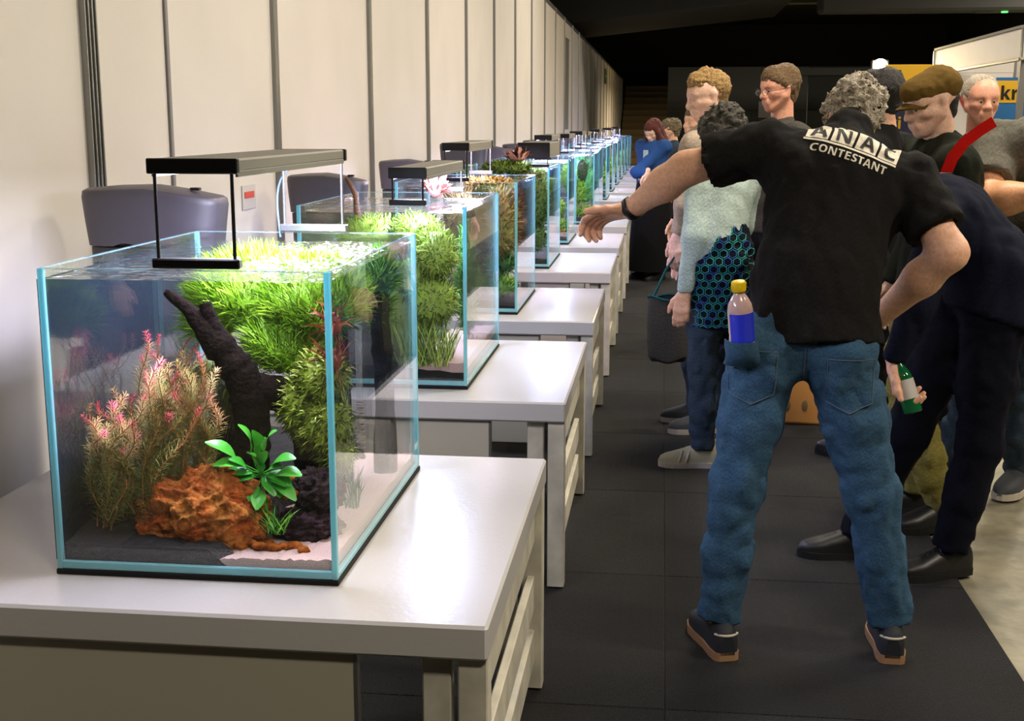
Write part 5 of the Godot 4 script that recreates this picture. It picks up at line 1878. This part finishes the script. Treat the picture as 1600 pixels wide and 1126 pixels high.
func shirt_print(root: Node3D) -> void:
	var F := last_top
	var dir := Vector3(-0.05, -0.25, -1).normalized()
	var U := Vector3(0.938, -0.345, 0).normalized()
	var V := Vector3(0.345, 0.938, 0).normalized()
	var at := Vector3(0.560, 1.543, -3.80)
	# four white tiles with black letters
	var tiles := [[-0.138, -0.078, "A"], [-0.070, -0.006, "N"], [0.002, 0.066, "A"], [0.074, 0.134, "C"]]
	for t in tiles:
		var pg := PackedVector2Array([Vector2(t[0] + 0.007, 0.040), Vector2(t[1] + 0.007, 0.037), Vector2(t[1], -0.026), Vector2(t[0], -0.026)])
		put("print_tile", patch(F, at, U, V, dir, pg, 0.003, 0.005), M.print_white, root)
		put("letter", text_on(F, t[2], 0.050, at + U * ((t[0] + t[1]) / 2 + 0.004) + V * 0.006, U, V, dir, 0.0062), M.print_black, root)
	var bar := PackedVector2Array([Vector2(-0.142, -0.029), Vector2(0.134, -0.029), Vector2(0.134, -0.036), Vector2(-0.142, -0.036)])
	put("print_bar", patch(F, at, U, V, dir, bar, 0.0025, 0.012), M.print_white, root)
	put("lettering", text_on(F, "CONTESTANT", 0.0265, at + U * -0.004 + V * -0.060, U, V, dir, 0.003), M.print_white, root)


func jeans_details(root: Node3D) -> void:
	var F := last_leg
	var dir := Vector3(0, -0.05, -1).normalized()
	for q in [[0.272, 0.88], [0.550, 0.86]]:
		var w := 0.068
		var pg := PackedVector2Array([Vector2(-w, 0.075), Vector2(w, 0.075), Vector2(w * 0.95, -0.055), Vector2(0, -0.085), Vector2(-w * 0.95, -0.055)])
		put("pocket", patch(F, Vector3(q[0], q[1], -3.60), Vector3.RIGHT, Vector3.UP, dir, pg, 0.004, 0.016), M.denim, root)
		for e in [[Vector2(-w, 0.073), Vector2(w, 0.073)], [Vector2(w, 0.073), Vector2(w * 0.95, -0.055)], [Vector2(w * 0.95, -0.055), Vector2(0, -0.085)], [Vector2(0, -0.085), Vector2(-w * 0.95, -0.055)], [Vector2(-w * 0.95, -0.055), Vector2(-w, 0.073)]]:
			seam(F, root, Vector3(q[0], q[1], -3.60), e[0], e[1], dir)
	seam(F, root, Vector3(0.42, 0.86, -3.60), Vector2(0.0, 0.10), Vector2(0.0, -0.03), dir)


func seam(F: Field, root: Node3D, at: Vector3, a: Vector2, b: Vector2, dir: Vector3) -> void:
	var p := []
	var r := []
	for i in 7:
		var q := a.lerp(b, i / 6.0)
		p.append(F.land(at + Vector3(q.x, q.y, 0) - dir * 0.25, dir, 0.005))
		r.append(0.0018)
	var mb := MB.new()
	mb.tube(p, r, 5)
	put("seam", mb, M.stitch, root)


func bottle() -> void:
	var ax := Vector3(-0.10, 1, 0.10).normalized()
	var at := Vector3(0.240, 0.955, -3.548)
	var root := thing("drink_bottle", at, "plastic drink bottle with yellow cap and blue label in the jeans pocket", "bottle")
	var b := MB.new()
	b.lathe([[0.0, 0.0], [0.030, 0.0], [0.035, 0.008], [0.036, 0.05], [0.034, 0.055], [0.036, 0.06], [0.036, 0.125], [0.033, 0.142], [0.024, 0.16], [0.016, 0.172], [0.015, 0.18]], at, ax, 24)
	put("bottle_body", b, M.bottle_pink, root)
	var l := MB.new()
	var x := ax.cross(Vector3(0, 0, 1)).normalized()
	var z := x.cross(ax)
	var pts := PackedVector3Array()
	for jj in 2:
		for i in 15:
			var t := -1.0 + 2.3 * i / 14.0
			pts.append(at + ax * (0.035 + 0.085 * jj) + (-x * sin(t) - z * cos(t)) * -0.0372)
	l.smooth_grid(pts, 15, 2)
	put("label", l, M.label_blue, root)
	var c := MB.new()
	c.lathe([[0.0, 0.178], [0.0195, 0.178], [0.0205, 0.184], [0.0205, 0.205], [0.017, 0.209], [0.0, 0.209]], at, ax, 24)
	for i in 24:
		var a := TAU * i / 24
		c.box(at + ax * 0.194 + (x * cos(a) + z * sin(a)) * 0.0207, Vector3(0.0015, 0.018, 0.0015), 0.0002)
	put("cap", c, M.yellow_cap, root)


func green_bottle() -> void:
	var ax := Vector3(-0.30, 0.92, -0.22).normalized()
	var at := Vector3(0.868, 0.628, -4.265)
	var root := thing("glass_bottle", at, "green glass bottle with a pale label in the hand of the person in navy", "bottle")
	var b := MB.new()
	b.lathe([[0.0, 0.004], [0.026, 0.0], [0.031, 0.006], [0.032, 0.12], [0.028, 0.14], [0.014, 0.17], [0.013, 0.20]], at, ax, 24)
	put("bottle_body", b, M.green_glass, root)
	var l := MB.new()
	l.lathe([[0.0326, 0.05], [0.0328, 0.052], [0.0328, 0.115], [0.0326, 0.117]], at, ax, 24)
	put("label", l, M.poster_white, root)


func tied_jacket() -> void:
	var root := thing("tied_jacket", Vector3(0.27, 0.6, -5.8), "jacket with a teal hexagon pattern tied round the waist", "jacket")
	var F := Field.new(0.011, 0.014)
	var f := Vector3(-0.91, 0, -0.41)
	F.bone(Vector3(0.265, 1.03, -5.81), Vector3(0.265, 0.93, -5.80), 0.178, 0.185, f, 1.15)
	F.bone(Vector3(0.265, 0.95, -5.80), Vector3(0.255, 0.66, -5.755), 0.17, 0.125, f, 1.15, true)
	F.bone(Vector3(0.16, 0.98, -5.70), Vector3(0.36, 0.99, -5.66), 0.045, 0.04)
	F.settle(fold, 0.014, Vector3.ONE)
	var mb := MB.new()
	F.net(mb)
	put("jacket_cloth", mb, M.jacket_dark, root)
	# the printed outlines of the hexagons
	var dir := Vector3(0.05, 0, -1).normalized()
	for row in 15:
		for col in 9:
			var c = Vector2((col - 4) * 0.040 + (0.020 if row % 2 else 0.0), 1.158 - row * 0.0345)
			var m2 := MB.new()
			var ok := true
			var p := []
			for q in 7:
				var a := TAU * q / 6.0 + PI / 6
				var s := Vector3(0.27 + c.x + cos(a) * 0.0185, c.y + sin(a) * 0.0185, -5.4)
				var hit := F.land(s, dir, 0.0015)
				if hit.z < -5.83:
					ok = false
				p.append(hit)
			if ok:
				m2.tube(p, [0.0026, 0.0026, 0.0026, 0.0026, 0.0026, 0.0026, 0.0026], 5, false)
				put("hexagon_print", m2, M.hex_teal if (row + col) % 3 else M.hex_blue, root)


func glasses(j: Dictionary) -> void:
	var B := head_frame(j)
	var s: float = j.s
	var c: Vector3 = j.hed
	var root := thing("eyeglasses", c, "thin metal eyeglasses worn by the brown haired visitor", "glasses")
	for g in [-1.0, 1.0]:
		var rim := MB.new()
		var p := []
		var r := []
		for i in 17:
			var a := TAU * i / 16
			p.append(c + B * (Vector3(0.034 * g + 0.025 * cos(a), -0.004 + 0.018 * sin(a), 0.108) * s))
			r.append(0.0013)
		rim.tube(p, r, 5, false)
		put("rim", rim, M.steel_dark, root)
		var ln := MB.new()
		var q := []
		for i in 16:
			q.append(p[i])
		ln.face(q, B.z)
		put("lens", ln, M.glass, root)
		var t := MB.new()
		t.tube([c + B * (Vector3(0.059 * g, 0.0, 0.106) * s), c + B * (Vector3(0.080 * g, 0.004, 0.04) * s), c + B * (Vector3(0.084 * g, 0.006, -0.01) * s)], [0.0014, 0.0014, 0.0014], 5)
		put("temple", t, M.steel_dark, root)
	var br := MB.new()
	br.tube([c + B * (Vector3(-0.010, 0.0, 0.109) * s), c + B * (Vector3(0, 0.004, 0.112) * s), c + B * (Vector3(0.010, 0.0, 0.109) * s)], [0.0012, 0.0012, 0.0012], 5)
	put("bridge", br, M.steel_dark, root)


func flat_cap(root: Node3D, j: Dictionary) -> void:
	var B := head_frame(j)
	var c: Vector3 = j.hed
	var s: float = j.s
	var q := func(x, y, z): return c + B * (Vector3(x, y, z) * s)
	var cap := thing("flat_cap", c, "olive brown flat cap on the visitor with the red strap", "cap")
	var F := Field.new(0.006, 0.010)
	F.bone(q.call(0, 0.066, -0.045), q.call(0, 0.064, 0.052), 0.080, 0.058, B.y, 1.2)
	F.bone(q.call(0, 0.046, -0.050), q.call(0, 0.050, 0.02), 0.086, 0.078, B.y, 1.45)
	F.settle(fold, 0.004, Vector3.ONE * 2.0)
	var mb := MB.new()
	F.net(mb)
	put("crown", mb, M.cap_olive, cap)
	var pk := MB.new()
	var pts := PackedVector3Array()
	for jj in 2:
		for k in 5:
			for i in 11:
				var t := (i - 5) / 5.0
				var d := k / 4.0
				pts.append(q.call(0.070 * t * (1.0 - 0.12 * d), 0.040 - 0.020 * d - 0.018 * t * t - 0.005 * jj, 0.066 + (0.078 - 0.05 * t * t) * d - 0.03 * t * t))
	var up := pts.slice(0, 55)
	var lo := pts.slice(55)
	var rv := PackedVector3Array()
	for k in range(4, -1, -1):
		rv.append_array(up.slice(k * 11, k * 11 + 11))
	pk.smooth_grid(rv, 11, 5)
	pk.smooth_grid(lo, 11, 5)
	put("peak", pk, M.cap_olive, cap)


func shoulder_strap(_root: Node3D) -> void:
	var F := last_top
	var root := thing("red_shoulder_strap", Vector3(1.1, 1.4, -4.85), "bright red bag strap over the dark green shirt", "strap")
	var mb := MB.new()
	var line := [Vector3(1.195, 1.600, 0), Vector3(1.15, 1.570, 0), Vector3(1.095, 1.525, 0), Vector3(1.055, 1.470, 0), Vector3(1.035, 1.410, 0), Vector3(1.033, 1.34, 0), Vector3(1.035, 1.26, 0)]
	var pts := PackedVector3Array()
	for i in line.size():
		var t: Vector3 = (line[mini(i + 1, 6)] - line[maxi(i - 1, 0)]).normalized()
		var sd := Vector3(-t.y, t.x, 0)
		for k in [-0.020, 0.020]:
			var p: Vector3 = line[i] + sd * k
			var hit := F.land(Vector3(p.x, p.y, -4.45), Vector3(0, 0, -1), 0.008)
			hit.z = clampf(hit.z, -4.79, -4.72)
			pts.append(hit)
	var back := PackedVector3Array()
	for p in pts:
		back.append(p - Vector3(0, 0, 0.006))
	mb.smooth_grid(pts, 2, line.size())
	mb.smooth_grid(back, 2, line.size())
	put("webbing", mb, M.red_strap, root)
	box_part("buckle", Vector3(1.034, 1.402, pts[9].z + 0.006), Vector3(0.05, 0.03, 0.012), M.black_plastic, root, 0.003)


func tote() -> void:
	var root := thing("tote_bag", Vector3(0.04, 0.45, -6.34), "grey cloth bag with a teal rim hanging from the cream sweater's hand", "bag")
	var mb := MB.new()
	var pts := PackedVector3Array()
	var n := 24
	for l in [[0.0, 0.40], [0.085, 0.40], [0.10, 0.42], [0.11, 0.60], [0.105, 0.72], [0.10, 0.725]]:
		for i in n:
			var a := -TAU * i / n
			pts.append(Vector3(0.05 + cos(a) * l[0], l[1] + 0.01 * sin(a * 3.0), -6.32 + sin(a) * l[0] * 0.5))
	mb.smooth_grid(pts, n, 6, true)
	put("bag_cloth", mb, M.grey_cloth, root)
	var rim := MB.new()
	var p := []
	var r := []
	for i in 25:
		var a := -TAU * i / 24
		p.append(Vector3(0.05 + cos(a) * 0.104, 0.725 + 0.01 * sin(a * 3.0), -6.32 + sin(a) * 0.052))
		r.append(0.007)
	rim.tube(p, r, 6, false)
	put("rim", rim, M.teal_cloth, root)
	for z in [-0.02, 0.02]:
		var hd := MB.new()
		hd.tube([Vector3(-0.03, 0.725, -6.32 + z), Vector3(0.03, 0.86, -6.345 + z * 0.5), Vector3(0.082, 0.945, -6.355), Vector3(0.11, 0.86, -6.345 + z * 0.5), Vector3(0.13, 0.725, -6.32 + z)], [0.006, 0.006, 0.006, 0.006, 0.006], 6)
		put("handle", hd, M.teal_cloth, root)


func paper_bag() -> void:
	var root := thing("paper_bag", Vector3(0.74, 0, -6.72), "brown paper carrier bag standing on the dark carpet", "bag")
	var mb := MB.new()
	var pts := PackedVector3Array()
	var ring := [Vector3(-0.15, 0, 0.07), Vector3(0, 0, 0.078), Vector3(0.15, 0, 0.07), Vector3(0.158, 0, 0), Vector3(0.15, 0, -0.07), Vector3(0, 0, -0.078), Vector3(-0.15, 0, -0.07), Vector3(-0.158, 0, 0)]
	for l in [[0.02, 0.001], [0.98, 0.001], [1.0, 0.02], [1.0, 0.16], [0.95, 0.30], [0.94, 0.32]]:
		for i in 8:
			var q: Vector3 = ring[i]
			pts.append(Vector3(0.74 + q.x * l[0], l[1] + 0.004 * sin(i * 2.0), -6.72 + q.z * l[0] * (1.0 if l[1] < 0.2 else 0.75)))
	mb.smooth_grid(pts, 8, 6, true)
	put("bag_body", mb, M.paper_brown, root)
	box_part("fold_line", Vector3(0.74, 0.205, -6.655), Vector3(0.27, 0.005, 0.006), M.bleacher, root, 0.001)
	for x in [-0.045, 0.045]:
		var mk := MB.new()
		mk.ellipsoid(Vector3(0.74 + x, 0.11, -6.643), Vector3(0.016, 0.030, 0.004), 10, 6)
		put("printed_mark", mk, M.bleacher, root)
	for z in [-0.05, 0.05]:
		var hd := MB.new()
		hd.tube([Vector3(0.68, 0.31, -6.72 + z), Vector3(0.70, 0.40, -6.72 + z), Vector3(0.78, 0.40, -6.72 + z), Vector3(0.80, 0.31, -6.72 + z)], [0.004, 0.004, 0.004, 0.004], 6)
		put("handle", hd, M.paper_brown, root)


const LED := 2.9


func _ready() -> void:
	var cam := Camera3D.new()
	cam.name = "camera"
	cam.position = Vector3(0, 1.6, 0)
	cam.rotation_degrees = Vector3(-10.829, 6.779, 0)
	cam.fov = 32.209
	cam.near = 0.05
	cam.far = 200.0
	add_child(cam)
	cam.current = true
	var we := WorldEnvironment.new()
	var env := Environment.new()
	env.background_mode = Environment.BG_COLOR
	env.background_color = Color(0.01, 0.01, 0.011)
	env.tonemap_mode = Environment.TONE_MAPPER_LINEAR
	env.tonemap_exposure = 1.0
	env.sdfgi_enabled = true
	env.ssao_enabled = true
	env.ssil_enabled = true
	we.environment = env
	add_child(we)
	noise.seed = 3
	noise.frequency = 1.0
	noise.fractal_octaves = 3
	fold.seed = 9
	fold.frequency = 9.0
	fold.fractal_type = FastNoiseLite.FRACTAL_RIDGED
	fold.fractal_octaves = 2
	materials()
	glow("led_glow", Color(0.92, 0.93, 1.0), 14.0)
	glow("hall_glow", Color(1.0, 0.92, 0.78), 6.0)
	glow("flood_glow", Color(1.0, 0.93, 0.72), 30.0)
	glow("green_glow", Color(0.15, 0.9, 0.35), 2.0)
	for k in [["skin_fair", Color(0.97, 0.79, 0.69)], ["skin_ruddy", Color(0.94, 0.68, 0.57)], ["skin_tan", Color(0.92, 0.67, 0.49)]]:
		var s: StandardMaterial3D = M.skin.duplicate()
		s.albedo_color = k[1]
		s.resource_name = k[0]
		M[k[0]] = s
	mat("cable", Color(0.35, 0.45, 0.60), 0.5)
	cloth("jacket_dark", Color(0.06, 0.10, 0.13))
	mat("hex_teal", Color(0.14, 0.55, 0.54), 0.8)
	mat("hex_blue", Color(0.14, 0.33, 0.62), 0.8)
	mat("green_glass", Color(0.08, 0.36, 0.20), 0.06)
	mat("bottle_pink", Color(0.70, 0.58, 0.56), 0.15)
	var pg := mat("pipe_glass", Color(0.9, 0.95, 1.0, 0.25), 0.02)
	pg.transparency = BaseMaterial3D.TRANSPARENCY_ALPHA
	# hall lights over the aisle, plus unseen lamps added to fill side and back
	for q in [[1.4, 0.6, 15], [1.2, -5.5, 18], [1.2, -10.5, 18], [1.0, -16.0, 20], [4.6, -2.5, 24], [5.0, -7.5, 24], [5.4, -14.0, 20], [9.5, -24.0, 150], [-5.0, -30.0, 40]]:
		area_lamp("unseen_hall_lamp", Vector3(q[0], 4.7, q[1]), Vector2(1.6, 0.5), float(q[2]), Color(1.0, 0.95, 0.87), "unseen long lamp under the dark ceiling, lighting the hall")
	area_lamp("unseen_hall_lamp", Vector3(3.0, 2.7, -40.5), Vector2(1.6, 0.5), 110.0, Color(1.0, 0.90, 0.74), "unseen lamp added low behind the dark screen wall to light the far end")  # added lamp, hidden from view, brightens the seating and ceiling
	hall()
	row_of_tanks()
	paper_bag()
	visitors()
	run_jobs()
